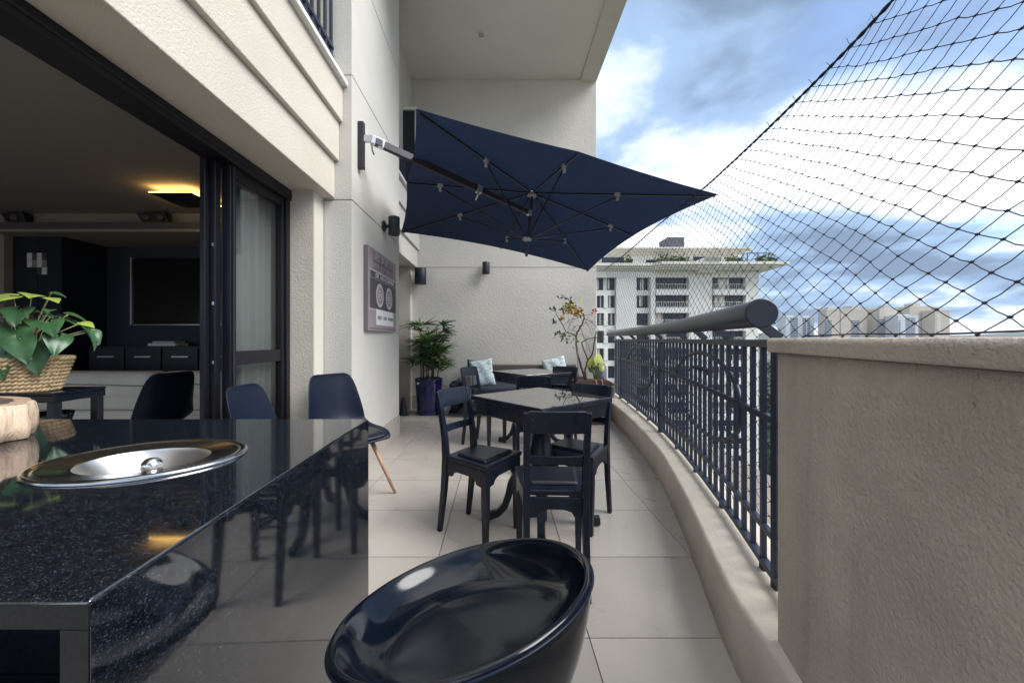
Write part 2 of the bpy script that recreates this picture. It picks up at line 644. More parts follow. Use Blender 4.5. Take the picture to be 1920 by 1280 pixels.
# ------------------------------------------------------------------ setting: balcony floor of tiles
BACK_Y, TOP_Z = 6.233, 5.41
floor_b = MB()
floor_b.box(-1.70, 2.3, -1.6, 6.9, -0.20, -0.010)
floor_o = tag(floor_b.build('floor', 'grout'), kind='structure')
TW, TD, GAP = .6665, .5416, .0046
tile_me = MB().box(-TW / 2 + GAP / 2, TW / 2 - GAP / 2, -TD / 2 + GAP / 2, TD / 2 - GAP / 2, -.012, 0).mesh('tile')
tile_me.materials.append(M['tile'])
x_first, y_first = -.317 - 2 * TW, 1.458 - 6 * TD
for i in range(5):
    for j in range(15):
        cx, cy = x_first + (i + .5) * TW, y_first + (j + .5) * TD
        if cx - TW / 2 > max(kerb_x(cy - TD / 2), kerb_x(cy + TD / 2)) + .05 or cy > 6.7:
            continue
        o = bpy.data.objects.new('tile', tile_me)
        col.objects.link(o)
        o.parent = floor_o
        o.location = (cx, cy, random.uniform(-.0006, .0006))
        o.rotation_euler = (random.uniform(-.0008, .0008), random.uniform(-.0008, .0008), 0)

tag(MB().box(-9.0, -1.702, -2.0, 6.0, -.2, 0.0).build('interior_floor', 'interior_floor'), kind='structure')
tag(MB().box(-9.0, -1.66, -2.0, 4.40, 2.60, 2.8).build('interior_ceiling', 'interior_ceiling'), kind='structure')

# ------------------------------------------------------------------ pier (projecting wall between the two openings)
PX = -1.2
pier = thing('pier_wall', 'tall beige wall pier carrying the cassette print and the parasol bracket', 'wall', (-1.35, 3.8, 0))
MB().box(-1.425, PX - .012, 3.104, 4.554, 0, TOP_Z + 1.2).build('core', 'grout', pier)
for z0, z1 in ((.236, 2.280), (2.288, 3.302), (3.310, 4.340), (4.348, 5.38), (5.388, 6.6)):
    MB().box(-1.431, PX, 3.098, 4.56, z0, z1).build('panel', 'stucco_fine', pier, bevel=.004)
MB().box(-1.43, PX + .008, 3.09, 4.568, 0.0, .234).build('skirting', 'tile', pier, bevel=.003)
# return strip and jamb beside the sliding doors
jamb = thing('door_jamb_wall', 'stucco jamb between the sliding glass door and the pier', 'wall', (-1.55, 3.0, 0))
MB().box(-1.63, -1.433, 2.936, 3.098, 0, 2.30).build('jamb', 'stucco', jamb, bevel=.004)
MB().box(-1.433, -1.431, 2.94, 3.096, 0, 2.296).build('smooth_return', 'paint', jamb)

# ------------------------------------------------------------------ stepped fascia above the doors, with sill
fascia = thing('stepped_fascia', 'pale stucco fascia of stepped bands above the open sliding doors', 'wall', (-1.45, 1.0, 2.297))
for z0, z1, x1 in ((2.297, 2.598, -1.339), (2.600, 2.914, -1.304), (2.916, 3.20, -1.273)):
    MB().box(-1.70, x1, -1.6, 3.0965, z0, z1).build('band', 'stucco', fascia, bevel=.006)
MB().box(-1.70, -1.23, -1.6, 3.0962, 3.203, 3.245).build('sill', 'white_trim', fascia, bevel=.008)
far_fascia = thing('far_fascia', 'stepped stucco fascia between the pier and the back wall', 'wall', (-1.5, 5.4, 2.31))
for z0, z1, x1 in ((2.312, 2.598, -1.335), (2.600, 2.914, -1.300), (2.916, 3.20, -1.27)):
    MB().box(-1.80, x1, 4.562, BACK_Y - .002, z0, z1).build('band', 'stucco_fine', far_fascia, bevel=.006)
MB().box(-1.80, -1.23, 4.562, BACK_Y - .002, 3.203, 3.245).build('sill', 'white_trim', far_fascia, bevel=.008)

# upper window behind a black grille
upper = thing('upper_window', 'pale upstairs window above the stepped fascia behind a black grille', 'window', (-1.66, 1.5, 3.25))
MB().box(-1.78, -1.66, -1.6, 3.09, 3.246, 3.42).build('wall_below', 'stucco_fine', upper)
MB().box(-1.70, -1.66, -1.6, 3.09, 3.422, 6.4).build('blind', 'paint', upper)
for y in (.2, 1.2, 2.2, 3.05):
    MB().box(-1.658, -1.61, y - .03, y + .03, 3.43, 6.4).build('mullion', 'frame', upper)
MB().box(-1.80, -1.433, 3.1, 3.3, 2.31, 6.4).build('return_wall', 'stucco', upper)
grille = thing('window_grille', 'black metal bar grille in front of the upstairs window', 'grille', (-1.36, 1.5, 3.25))
for k in range(28):
    y = 3.075 - k * .105
    MB().box(-1.372, -1.352, y - .011, y + .011, 3.40, 4.5).build('bar', 'rail', grille)
for z in (3.44, 3.52, 4.48):
    MB().box(-1.378, -1.346, .2, 3.0945, z - .014, z + .014).build('rail', 'rail', grille)

# ------------------------------------------------------------------ back wall
bw = thing('back_wall', 'cream stucco wall closing the far end of the balcony', 'wall', (0, BACK_Y, 0))
MB().box(-1.5, 1.600, BACK_Y + .012, BACK_Y + .3, 0, 6.2).build('core', 'grout', bw)
for z0, z1 in ((.214, 2.318), (2.326, 6.2)):
    MB().box(-1.497, 1.607, BACK_Y, BACK_Y + .31, z0, z1).build('panel', 'stucco_back', bw, bevel=.004)
for k in range(5):
    MB().box(-1.497 + k * .621, -1.497 + k * .621 + .618, BACK_Y - .009, BACK_Y + .2, 0, .21).build('skirting_tile', 'tile', bw, bevel=.002)
MB().box(-2.6, -1.435, 6.12, 6.5, 0, 2.31).build('pilaster', 'stucco', bw, bevel=.004)
MB().box(-2.0, -1.43, 6.112, 6.119, 0, .21).build('skirting_tile', 'tile', bw)
MB().box(-1.435, -1.425, 6.121, 6.231, .0, 2.31).build('return', 'paint', bw)
side = thing('recessed_wall', 'shaded wall and dark door recess behind the pier', 'wall', (-1.9, 5.3, 0))
MB().box(-2.2, -2.05, 4.56, 6.12, 0, 2.311).build('wall', 'stucco', side)
MB().box(-2.05, -2.03, 4.8, 5.8, 0, 2.1).build('door', 'frame', side)
uw = thing('upper_side_wall', 'upper wall with a dark window strip behind the pier', 'wall', (-1.6, 5.4, 3.25))
MB().box(-1.62, -1.42, 5.05, BACK_Y - .002, 3.247, TOP_Z).build('wall', 'stucco_fine', uw)
MB().box(-1.62, -1.45, 4.562, 5.048, 3.247, TOP_Z).build('window_pane', 'screen', uw)
g2 = thing('side_grille', 'black metal grille along the sill just behind the pier', 'grille', (-1.3, 5.0, 3.25))
for k in range(7):
    MB().box(-1.31, -1.29, 4.60 + k * .1, 4.622 + k * .1, 3.29, 3.62).build('bar', 'rail', g2)
for z in (3.30, 3.62):
    MB().box(-1.316, -1.284, 4.565, 5.25, z - .02, z + .02).build('rail', 'rail', g2)
box = thing('dark_cabinet', 'tall dark panel box with a white cap beside the parasol corner', 'cabinet', (-1.35, 5.7, 3.245))
MB().box(-1.60, -1.245, 5.62, 5.92, 3.246, 4.53).build('body', 'navy_panel', box, bevel=.004)
MB().box(-1.63, -1.21, 5.59, 5.95, 4.532, 4.575).build('cap', 'white_trim', box, bevel=.004)
MB().box(-1.243, -1.222, 5.61, 5.64, 3.246, 4.531).build('edge_strip', 'white_trim', box)

# ------------------------------------------------------------------ ceiling slab and edge beam
ce = tag(MB().box(-1.6, 1.338, 3.5, BACK_Y - .003, TOP_Z, TOP_Z + .3).build('ceiling', 'ceiling'), kind='structure')
tag(MB().box(1.340, 1.607, 3.5, BACK_Y + .31, TOP_Z - .035, TOP_Z + .5).build('edge_beam', 'stucco_back', bevel=.005),
    'stucco beam along the outer edge of the balcony ceiling', 'beam')
sp = thing('ceiling_spotlight', 'small round recessed spotlight in the balcony ceiling', 'light', (-.24, 5.30, TOP_Z))
MB().lathe([(.058, -.002), (.058, -.012), (.04, -.014), (.04, -.002)], 24, (-.24, 5.30, TOP_Z)).build('ring', 'white_trim', sp, smooth=True)
MB().lathe([(.038, -.004), (.03, -.02), (.012, -.022)], 20, (-.24, 5.30, TOP_Z)).build('bulb', 'steel', sp, smooth=True)

# ------------------------------------------------------------------ kerb, parapet, railing
ys = [-1.5 + i * .1 for i in range(81)]
KZ = .25
kb = MB()
rings = []
for y in ys:
    x0 = kerb_x(y)
    x1 = rail_x(y) + .13
    rings.append([(x0, y, 0), (x0, y, KZ - .02), (x0 + .002, y, KZ - .012), (x0 + .008, y, KZ - .004), (x0 + .018, y, KZ), (x1, y, KZ + .004), (x1, y, -.25)])
kb.sweep(rings)
tag(kb.build('kerb_wall', 'kerb', smooth=True, angle=60), 'low curved plaster kerb running under the railing', 'kerb')

PAR_Y1 = 1.133
PAR = [(-1.5, .10), (-.5, .40), (.3, .612), (.475, .660), (1.133, .833)]
RAIL_Y0 = 1.20
par = thing('parapet_wall', 'rough grey stucco parapet wall in the right foreground', 'wall', (.95, .6, 0))
py = [-1.5 + i * (PAR_Y1 + 1.5) / 30 for i in range(31)]


def par_in(y): return interp(PAR, y)


MB().sweep([[(par_in(y), y, 0), (par_in(y), y, 1.108), (par_in(y) + .28, y, 1.108), (par_in(y) + .28, y, 0)] for y in py]).build('wall', 'stucco_grey', par, bevel=.006)
capy = [y for y in py] + [PAR_Y1 + .014]
MB().sweep([[(par_in(y) - .024, y, 1.110), (par_in(y) - .027, y, 1.143), (par_in(y) - .018, y, 1.152), (par_in(y) + .29, y, 1.154), (par_in(y) + .30, y, 1.145), (par_in(y) + .30, y, 1.110)] for y in capy]).build('cap', 'stucco_grey', par, bevel=.004)

rail = thing('balcony_railing', 'dark blue metal balcony railing with oval ornaments along the kerb', 'railing', (1.5, 3.5, KZ))


def rail_pt(y, z, off=0.0):
    d = (rail_x(y + .01) - rail_x(y - .01)) / .02
    n = Vector((1, -d, 0)).normalized()
    return Vector((rail_x(y), y, z)) + n * off


ry = [RAIL_Y0 + i * .1 for i in range(51)]
for z, w, h, nm in ((1.132, .042, .03, 'top_rail'), (.852, .02, .026, 'middle_rail'), (.425, .02, .024, 'lower_rail'), (.290, .03, .022, 'bottom_rail')):
    MB().bar([rail_pt(y, z) for y in ry], w, h).build(nm, 'rail', rail, bevel=.002)
bal_me = {}
for nm, z0, z1 in (('long', .291, 1.125), ('short', .29, 1.125)):
    me = MB().box(-.009, .009, -.010, .010, z0, z1).mesh('baluster')
    me.materials.append(M['rail'])
    bal_me[nm] = me
y = RAIL_Y0 + .06
k = 0
posts = [1.36, 3.65, 5.72]
while y < 6.2:
    if min(abs(y - p) for p in posts) > .05:
        o = bpy.data.objects.new('baluster', bal_me['long'])
        col.objects.link(o)
        p = rail_pt(y, 0)
        o.parent = rail
        o.matrix_parent_inverse = xf(rail).inverted()
        o.location = p
        d = (rail_x(y + .01) - rail_x(y - .01)) / .02
        o.rotation_euler = (0, 0, -math.atan(d))
        if k % 5 == 2:
            MB().box(p.x - .008, p.x + .008, p.y - .014, p.y + .014, KZ, .285).build('foot', 'rail', rail)
    y += .108
    k += 1
for p0 in posts:
    p = rail_pt(p0, 0)
    hw_ = .014 if p0 < 2 else .022
    MB().box(p.x - hw_, p.x + hw_, p.y - hw_, p.y + hw_, KZ + .003, 1.118).build('post', 'rail', rail, bevel=.002)
for ya, yb in ((1.72, 3.10), (3.95, 5.25)):
    yc, hw = (ya + yb) / 2, (yb - ya) / 2
    MB().tube([rail_pt(yc + hw * math.cos(a), .815 + .245 * math.sin(a), .0) for a in [2 * math.pi * i / 48 for i in range(48)]], .0125, 8, closed=True).build('oval', 'rail', rail, smooth=True)
    MB().tube([rail_pt(yc + .06 + hw * .5 * math.cos(a), .815 + .155 * math.sin(a), .0) for a in [math.pi * (.25 + .5 * i / 14) for i in range(15)]], .009, 8).build('scroll', 'rail', rail, smooth=True)
    for sy in (-.12, .0, .12):
        MB().box(rail_x(yc + sy) - .02, rail_x(yc + sy) + .02, yc + sy - .03, yc + sy + .03, .955, .97).build('scroll_bar', 'rail', rail)

tube = thing('tube_handrail', 'thick grey tubular handrail above the railing on slanted brackets', 'handrail', (1.4, 3.0, 1.15))
ty = [1.285 + i * .12 for i in range(42)]


def tube_pt(y): return rail_pt(y, 1.150 + .088, -.078)


pts = [tube_pt(y) for y in ty]
MB().tube(pts, .0485, 28).build('tube', 'tube', tube, smooth=True, angle=50)
d0 = (pts[0] - pts[1]).normalized()
MB().tube([pts[0] + d0 * .0005, pts[0] + d0 * .007, pts[0] + d0 * .010], [.0505, .0505, .047], 28).build('end_cap', 'tube', tube, smooth=True, angle=40)
for y in (1.36, 1.92, 2.35, 2.85, 3.65, 4.2, 4.9, 5.6):
    a = rail_pt(y, 1.146 if y > 1.4 else 1.15, .01)
    b = tube_pt(y) + Vector((.025, 0, -.03))
    MB().bar([a, b], .032, .014, up=(0, 1, 0)).build('bracket', 'tube', tube)

# ------------------------------------------------------------------ safety net
net = thing('safety_net', 'black diamond mesh safety net stretched above the railing up to a rope', 'net', (1.6, 3.0, 1.15))
rnd = random.Random(11)
HW, HH = .0545, 1.112 / 34
RZ = H + 1.12


def net_top(y): return RZ + .012 * math.sin(y * 2.1) - (.02 if y < 1 else 0)


def net_pt(y, z):
    if z >= 1.16:
        t = (z - 1.16) / (RZ - 1.16)
        xb = rail_x(y) + (.16 if y < 1.36 else lerp(.16, .06, min(1, (y - 1.36) / .6)))
        x = lerp(xb, rope_x(y), t) + .02 * math.sin(math.pi * t)
    else:
        x = rail_x(y) + .055 + (.105 * max(0, 1 - (y - 1.36) / .6) if y > 1.36 else .105)
    return Vector((x, y, z))


knots = {}
ni = int((6.2 - .15) / HW)
nj_top = int((RZ - .30) / HH) + 1
for i in range(ni):
    for j in range(nj_top):
        if (i + j) % 2:
            continue
        y = .15 + i * HW
        z = RZ - j * HH
        zmin = 1.157 if y < 1.25 else .30
        if z < zmin - .001:
            continue
        nz = noise.noise(Vector((y * 2.3, z * 2.3, 3.1)))
        ny = noise.noise(Vector((y * 2.0, z * 2.6, 9.7)))
        edge = min(1, j / 3) * min(1, max(0, (z - zmin) / .08))
        wob = .018 * edge
        zz = z + nz * wob + rnd.uniform(-.003, .003) * edge
        yy = y + ny * wob + rnd.uniform(-.004, .004) * edge
        zz += (net_top(y) - RZ) * max(0, 1 - j / 8)
        knots[(i, j)] = net_pt(yy, zz)
tw = MB()
kn = MB()
for (i, j), p in knots.items():
    for di, dj in ((1, 1), (1, -1)):
        q = knots.get((i + di, j + dj))
        if q is None:
            continue
        mid = (p + q) / 2 + Vector((rnd.uniform(-.002, .002), 0, -.0022 + rnd.uniform(-.0015, .0015)))
        tw.tube([p, mid, q], .00135, 4, cap=False)
    r = .0042
    kn.add([p + Vector(d) * r for d in ((1, 0, 0), (0, 1.5, 0), (-1, 0, 0), (0, -1.5, 0), (0, 0, 1), (0, 0, -1))],
           [(0, 1, 4), (1, 2, 4), (2, 3, 4), (3, 0, 4), (1, 0, 5), (2, 1, 5), (3, 2, 5), (0, 3, 5)])
tag(tw.build('mesh', 'net', net, smooth=True), kind='stuff')
tag(kn.build('knots', 'net', net, smooth=True), kind='stuff')
rp = MB()
rys = [-.9 + i * .06 for i in range(120)]
for s in (0, math.pi):
    rp.tube([Vector((rope_x(y), y, net_top(y) + .004)) + Vector((math.cos(y * 60 + s), 0, math.sin(y * 60 + s))) * .0035 for y in [-.9 + i * .02 for i in range(360)]], .0042, 5)
rp.build('rope', 'net', net, smooth=True)
wr = MB()
for i in range(0, ni, 2):
    y = .15 + i * HW
    c = Vector((rope_x(y), y, net_top(y) + .004))
    wr.tube([c + Vector((-.002, -.006, -.010)), c + Vector((.006, 0, .004)), c + Vector((0, .006, .012 + rnd.uniform(0, .02))), c + Vector((-.004, .012, .016 + rnd.uniform(0, .03)))], .0012, 4)
tag(wr.build('ties', 'net', net), kind='stuff')
MB().tube([Vector((rail_x(y) + .10 + .01 * math.sin(y * 7), y, 1.162 + .002 * math.sin(y * 13))) for y in [-.5 + i * .06 for i in range(32)]], .0022, 6).build('bottom_cable', 'net', net, smooth=True)

# ------------------------------------------------------------------ sliding doors
DX = -1.633
door = thing('sliding_door', 'black framed sliding glass door slid open against the jamb', 'door', (DX, 2.6, 0))
MB().box(DX - .12, DX + .03, -1.6, 2.934, 2.215, 2.296).build('head_track', 'frame', door, bevel=.003)
MB().box(DX - .01, DX + .036, -1.6, 2.934, 2.248, 2.256).build('track_groove', 'dark_metal', door)
MB().box(DX - .12, DX + .0, -1.6, 2.934, .0, .022).build('floor_track', 'frame', door)
MB().box(DX - .03, DX + .018, 2.885, 2.934, .023, 2.214).build('jamb_stile', 'frame', door, bevel=.003)
for nm, x0, x1, y0, y1 in (('stile', -.05, .0, 2.305, 2.36), ('stile', -.085, -.052, 2.25, 2.298), ('stile', -.118, -.087, 2.215, 2.262), ('stile', -.047, .004, 2.846, 2.884)):
    MB().box(DX + x0, DX + x1, y0, y1, .024, 2.213).build(nm, 'frame', door, bevel=.004)
MB().box(DX + .0045, DX + .009, 2.32, 2.331, .03, 2.21).build('seal_strip', 'dark_metal', door)
for z0, z1 in ((.024, .16), (.985, 1.072), (2.15, 2.213)):
    MB().box(DX - .043, DX - .003, 2.361, 2.845, z0, z1).build('cross_rail', 'frame', door, bevel=.003)
MB().box(DX - .026, DX - .020, 2.361, 2.845, 1.072, 2.15).build('pane', 'glass', door)
MB().box(DX - .026, DX - .020, 2.361, 2.845, .16, .985).build('pane', 'glass', door)
for k in range(3):
    z = 1.0 + k * .35
    MB().box(DX - .072, DX - .056, 2.246, 2.249, z, z + .02).build('bolt', 'steel', door)

# ------------------------------------------------------------------ living room seen through the doors
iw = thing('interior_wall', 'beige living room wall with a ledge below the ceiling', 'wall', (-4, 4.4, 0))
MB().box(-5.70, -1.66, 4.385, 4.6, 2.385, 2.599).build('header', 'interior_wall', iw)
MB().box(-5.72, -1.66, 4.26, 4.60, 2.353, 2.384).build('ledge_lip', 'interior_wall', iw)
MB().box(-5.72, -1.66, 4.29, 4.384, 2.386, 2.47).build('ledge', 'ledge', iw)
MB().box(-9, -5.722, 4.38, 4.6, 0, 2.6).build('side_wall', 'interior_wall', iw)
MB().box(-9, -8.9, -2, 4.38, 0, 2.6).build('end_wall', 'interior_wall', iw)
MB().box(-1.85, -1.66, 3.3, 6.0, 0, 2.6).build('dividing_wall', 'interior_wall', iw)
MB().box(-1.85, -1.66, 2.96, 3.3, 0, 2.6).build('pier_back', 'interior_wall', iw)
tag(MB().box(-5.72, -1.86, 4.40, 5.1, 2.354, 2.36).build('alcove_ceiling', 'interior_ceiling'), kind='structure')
tag(MB().box(-5.14, -1.86, 4.966, 5.1, 0, 2.353).build('alcove_wall', 'navy_wall'), 'dark blue wall behind the television', 'wall')
cb = thing('wardrobe', 'tall black cabinet left of the television alcove', 'cabinet', (-5.4, 4.7, 0))
MB().box(-5.718, -5.14, 4.46, 5.1, 0, 2.352).build('body', 'navy_panel', cb)
MB().box(-5.70, -5.43, 4.452, 4.459, .05, 2.33).build('door', 'navy_panel', cb, bevel=.002)
MB().box(-5.42, -5.15, 4.452, 4.459, .05, 2.33).build('door', 'navy_panel', cb, bevel=.002)
ph = thing('pinned_photos', 'collage of pale photos pinned on the black cabinet', 'picture', (-5.42, 4.45, 1.9))
rp_ = random.Random(4)
for i in range(4):
    for j in range(3):
        if (i, j) in ((0, 2), (1, 2)):
            continue
        x = -5.535 + i * .058
        z = 2.075 - j * .085
        MB().box(x, x + .056, 4.444, 4.45, z, z + .082).build('photo', ['paper', 'bag_grey', 'canvas_dark', 'paper'][(i * 2 + j * 3) % 4], ph)
tv = thing('television', 'large black television with a silver edge on the dark alcove wall', 'television', (-4.05, 4.94, 1.7))
MB().box(-4.735, -3.3, 4.90, 4.965, 1.34, 2.19).build('screen', 'screen', tv, bevel=.004)
MB().box(-4.757, -4.737, 4.885, 4.965, 1.33, 2.2).build('edge_strip', 'silver', tv)
MB().box(-4.735, -3.3, 4.888, 4.965, 1.325, 1.338).build('edge_strip', 'steel', tv)
sb = thing('sideboard', 'low black sideboard with steel handles under the television', 'sideboard', (-4.1, 4.8, 0))
MB().box(-5.0, -3.2, 4.62, 4.96, .1, 1.06).build('body', 'navy_panel', sb, bevel=.004)
for k in range(4):
    MB().box(-4.98 + k * .45, -4.56 + k * .45, 4.602, 4.619, .14, 1.04).build('drawer_front', 'navy_panel', sb, bevel=.003)
    MB().box(-4.86 + k * .45, -4.66 + k * .45, 4.58, 4.60, .925, .94).build('handle', 'silver', sb)
bk = thing('book_stack', 'stack of two pale books on the black sideboard', 'books', (-4.2, 4.75, 1.06))
MB().box(-4.32, -3.98, 4.66, 4.86, 1.061, 1.095).build('book', 'paper', bk, bevel=.003)
MB().box(-4.28, -4.02, 4.68, 4.85, 1.0955, 1.12).build('book', 'canvas_pale', bk, bevel=.003)
for nm, x, lab in (('ledge_speaker', -5.47, 'small tilted black speaker at the left end of the interior ledge'), ('ledge_speaker', -3.90, 'double black spot speaker on the interior ledge below the lamp')):
    s = thing(nm, lab, 'speaker', (x, 4.34, 2.471))
    w = .11 if x < -5 else .15
    MB().hexa([(x - w, 4.30, 2.472), (x + w, 4.30, 2.472), (x + w * .8, 4.38, 2.472), (x - w * .8, 4.38, 2.472)],
              [(x - w * 1.1, 4.24, 2.56), (x + w * .9, 4.26, 2.585), (x + w * .8, 4.38, 2.585), (x - w, 4.38, 2.56)]).build('body', 'speaker', s, bevel=.006)
    for q in ((-.5, .5) if x > -5 else (0,)):
        MB().tube([(x + q * w, 4.285, 2.525), (x + q * w, 4.262, 2.522)], [.042, .036], 18).build('cone', 'ledge', s, smooth=True)

lamp = thing('ceiling_lamp', 'square black ceiling lamp glowing warm orange in the living room', 'lamp', (-3.1, 3.78, 2.6))
LX, LY = -3.12, 3.80
MB().box(LX - .2, LX + .2, LY - .2, LY + .2, 2.530, 2.540).build('plate', 'navy_panel', lamp)
MB().box(LX - .205, LX + .205, LY - .205, LY + .205, 2.5405, 2.546).build('diffuser', 'lamp_glow', lamp)
MB().box(LX - .07, LX + .07, LY - .07, LY + .07, 2.5465, 2.599).build('mount', 'white_trim', lamp)

sofa = thing('cream_sofa', 'cream fabric sofa with its rounded back to the balcony', 'sofa', (-4.2, 4.1, 0))
SY, SZ = 3.72, .825


def roll(m, x0, x1, y0, y1, z0, z1, r):
    return m.box(x0, x1, y0, y1, z0, z1)


MB().box(-6.4, -2.60, SY, 4.5, .12, .44).build('base', 'sofa', sofa, bevel=.03, seg=4)
MB().box(-6.4, -2.62, SY, SY + .30, .442, .66).build('back_panel', 'sofa', sofa, bevel=.05, seg=4)
for x0, x1 in ((-6.3, -4.78), (-4.77, -3.40), (-3.39, -2.66)):
    m = MB().box(x0, x1, SY - .02, SY + .26, .54, SZ).build('back_cushion', 'sofa', sofa, bevel=.09, seg=5)
    MB().tube([(x0 + .06, SY - .026, .69), (x0 + .4, SY - .026, .71), (x1 - .06, SY - .026, .69)], .006, 6).build('piping', 'interior_wall', m, smooth=True)
for x0, x1 in ((-6.3, -4.40), (-4.39, -2.64)):
    MB().box(x0, x1, SY + .30, 4.48, .442, .58).build('seat_cushion', 'sofa', sofa, bevel=.05, seg=4)

con = thing('tray_table', 'black lacquer tray table just inside the sliding door', 'table', (-2.0, 1.6, 0))
MB().box(-2.62, -1.732, 1.474, 1.67, .900, .930).build('top', 'gloss', con, bevel=.004)
for y0, y1 in ((1.474, 1.486), (1.658, 1.67)):
    MB().box(-2.62, -1.732, y0, y1, .9305, .940).build('tray_lip', 'gloss', con)
MB().box(-1.745, -1.732, 1.4865, 1.6575, .9305, .940).build('tray_lip', 'gloss', con)
for x, y in ((-1.75, 1.492), (-1.75, 1.65), (-2.6, 1.492), (-2.6, 1.65)):
    MB().box(x - .014, x + .014, y - .014, y + .014, 0, .899).build('leg', 'frame', con)
MB().lathe([(.0, .800), (.06, .802), (.065, .82), (.07, .845), (.062, .845), (.055, .826), (.0, .818)], 28, (-1.86, 1.57, .0)).build('lower_dish', 'gloss', con, smooth=True)
MB().box(-2.59, -1.762, 1.5, 1.64, .785, .799).build('shelf', 'frame', con)

# basket with a heart-leaved plant
BX, BY, BZ = -1.99, 1.585, .9305
bas = thing('wicker_basket', 'woven straw basket planter standing on the black tray table', 'basket', (BX, BY, BZ))
NR = 9
NST = 44
core = MB().lathe([(.097, .004), (.133, .145), (.126, .145), (.09, .01)], 36, (BX, BY, BZ)).build('lining', 'wicker', bas, smooth=True)
for k in range(NR):
    z = .010 + k * .0158
    r = lerp(.100, .138, k / (NR - 1))
    m = MB()
    for s in (0, 1):
        pts = []
        for q in range(NST * 4):
            a = 2 * math.pi * q / (NST * 4)
            w = math.cos(a * NST / 2 + math.pi * (k + s))
            pts.append((BX + (r + .005 * w) * math.cos(a), BY + (r + .005 * w) * math.sin(a), BZ + z + .0045 * math.sin(a * NST / 2 + math.pi * (k + s))))
        m.tube(pts, .0066, 5, closed=True)
    tag(m.build('weave_band', 'wicker', bas, smooth=True), kind='stuff')
MB().lathe([(.0, .125), (.126, .125)], 24, (BX, BY, BZ)).build('soil', 'soil', bas)

ivy = thing('heart_leaf_plant', 'green heart leaved houseplant growing in the wicker basket', 'plant', (BX, BY, BZ + .12))


def heart_leaf(L, W, droop, fold):
    """one heart-shaped leaf along +Y from the origin, tip at y = L"""
    m = MB()
    n = 13
    rows = []
    for i in range(n):
        t = i / (n - 1)
        y = -.20 + 1.20 * t
        prof = [0.10, .36, .46, .50, .50, .475, .435, .38, .315, .245, .17, .09, .0][i]
        gap = [.09, .06, .03, .004, 0, 0, 0, 0, 0, 0, 0, 0, 0][i]
        row = []
        for u in (-1, -.72, -.4, -.12, .12, .4, .72, 1):
            s = 1 if u > 0 else -1
            x = s * (gap + abs(u) * (prof - gap)) if prof > gap else s * gap
            z = -droop * max(0, y) ** 2 + fold * abs(x) - .12 * abs(u) ** 3 * abs(x) + .02 * math.sin(5 * y + 3 * u)
            row.append((x * W, y * L, z * L))
        rows.append(row)
    k = len(rows[0])
    vs = [p for r in rows for p in r]
    fs = []
    for i in range(n - 1):
        for j in range(k - 1):
            if j == 3 and i < 3:
                continue
            fs.append((i * k + j, i * k + j + 1, (i + 1) * k + j + 1, (i + 1) * k + j))
    return m.add(vs, fs)


leaf_me = []
for mt in ('ivy', 'ivy', 'ivy2'):
    me = heart_leaf(.115, .105, random.uniform(.25, .5), random.uniform(.1, .35)).mesh('leaf')
    me.materials.append(M[mt])
    for p in me.polygons:
        p.use_smooth = True
    leaf_me.append(me)
# azimuth (0 = +X), reach, rise, leaf pitch, size, kind
ivspec = [(-35, .13, .02, -62, 1.15, 0), (-75, .15, .015, -70, 1.2, 0), (-110, .15, .05, -58, 1.1, 0), (-60, .09, .10, -45, 1.1, 1), (-15, .20, .07, -40, .95, 1),
          (5, .25, .085, -55, .8, 0), (-20, .17, .13, -20, .95, 0), (20, .15, .17, -15, .75, 0), (-50, .08, .19, -30, .95, 1), (-100, .07, .155, -25, 1.05, 1),
          (-140, .13, .13, -25, 1.1, 0), (-160, .18, .10, -35, 1.1, 1), (180, .2, .07, -45, 1.0, 0), (-125, .19, .075, -40, 1.0, 2), (-90, .04, .25, -12, 1.05, 2),
          (-30, .10, .255, 5, .8, 2), (-5, .12, .245, -5, .6, 2), (60, .12, .16, -15, .9, 0), (100, .10, .18, -10, .9, 1), (140, .13, .16, -20, .9, 0),
          (-48, .17, .055, -60, 1.0, 1), (-5, .27, .13, -10, .5, 2), (-85, .11, .07, -52, 1.0, 1), (-150, .07, .21, -20, .9, 0), (30, .21, .10, -35, .8, 1)]
riv = random.Random(14)
for q in list(ivspec):
    if riv.random() < .8:
        ivspec.append((q[0] + riv.uniform(-25, 25), q[1] * riv.uniform(.7, 1.05), q[2] * riv.uniform(.6, 1.2) + riv.uniform(0, .03), q[3] + riv.uniform(-15, 20), q[4] * riv.uniform(.55, .85), riv.choice((0, 1, 1))))
stm = MB()
for az, re, ri, pit, sz, kd in ivspec:
    a = R(az)
    base = Vector((BX, BY, BZ + .125))
    tip = base + Vector((math.cos(a) * re, math.sin(a) * re * .8, ri * .9 + .045))
    mid = base.lerp(tip, .5) + Vector((0, 0, .03))
    stm.tube([base + Vector((math.cos(a), math.sin(a), 0)) * .02, mid, tip], .0022, 5)
    o = bpy.data.objects.new('leaf', leaf_me[kd])
    col.objects.link(o)
    o.parent = ivy
    o.matrix_parent_inverse = xf(ivy).inverted()
    o.location = tip
    o.rotation_euler = (R(pit * .9), R(random.uniform(-18, 18)), a - math.pi / 2 + R(random.uniform(-25, 25)))
    o.scale = (sz * .88, sz * .88, sz * .88)
stm.build('stems', 'stem', ivy, smooth=True)['kind'] = 'stuff'

# ------------------------------------------------------------------ granite counter with sink
ctr = thing('granite_counter', 'polished black granite bar counter in the left foreground', 'counter', (-.9, .77, 0))
CZ, T = .90, .027
ang = math.atan2(-.017, .821)


def cr(y): return -.391 - .0207 * (y - .362)


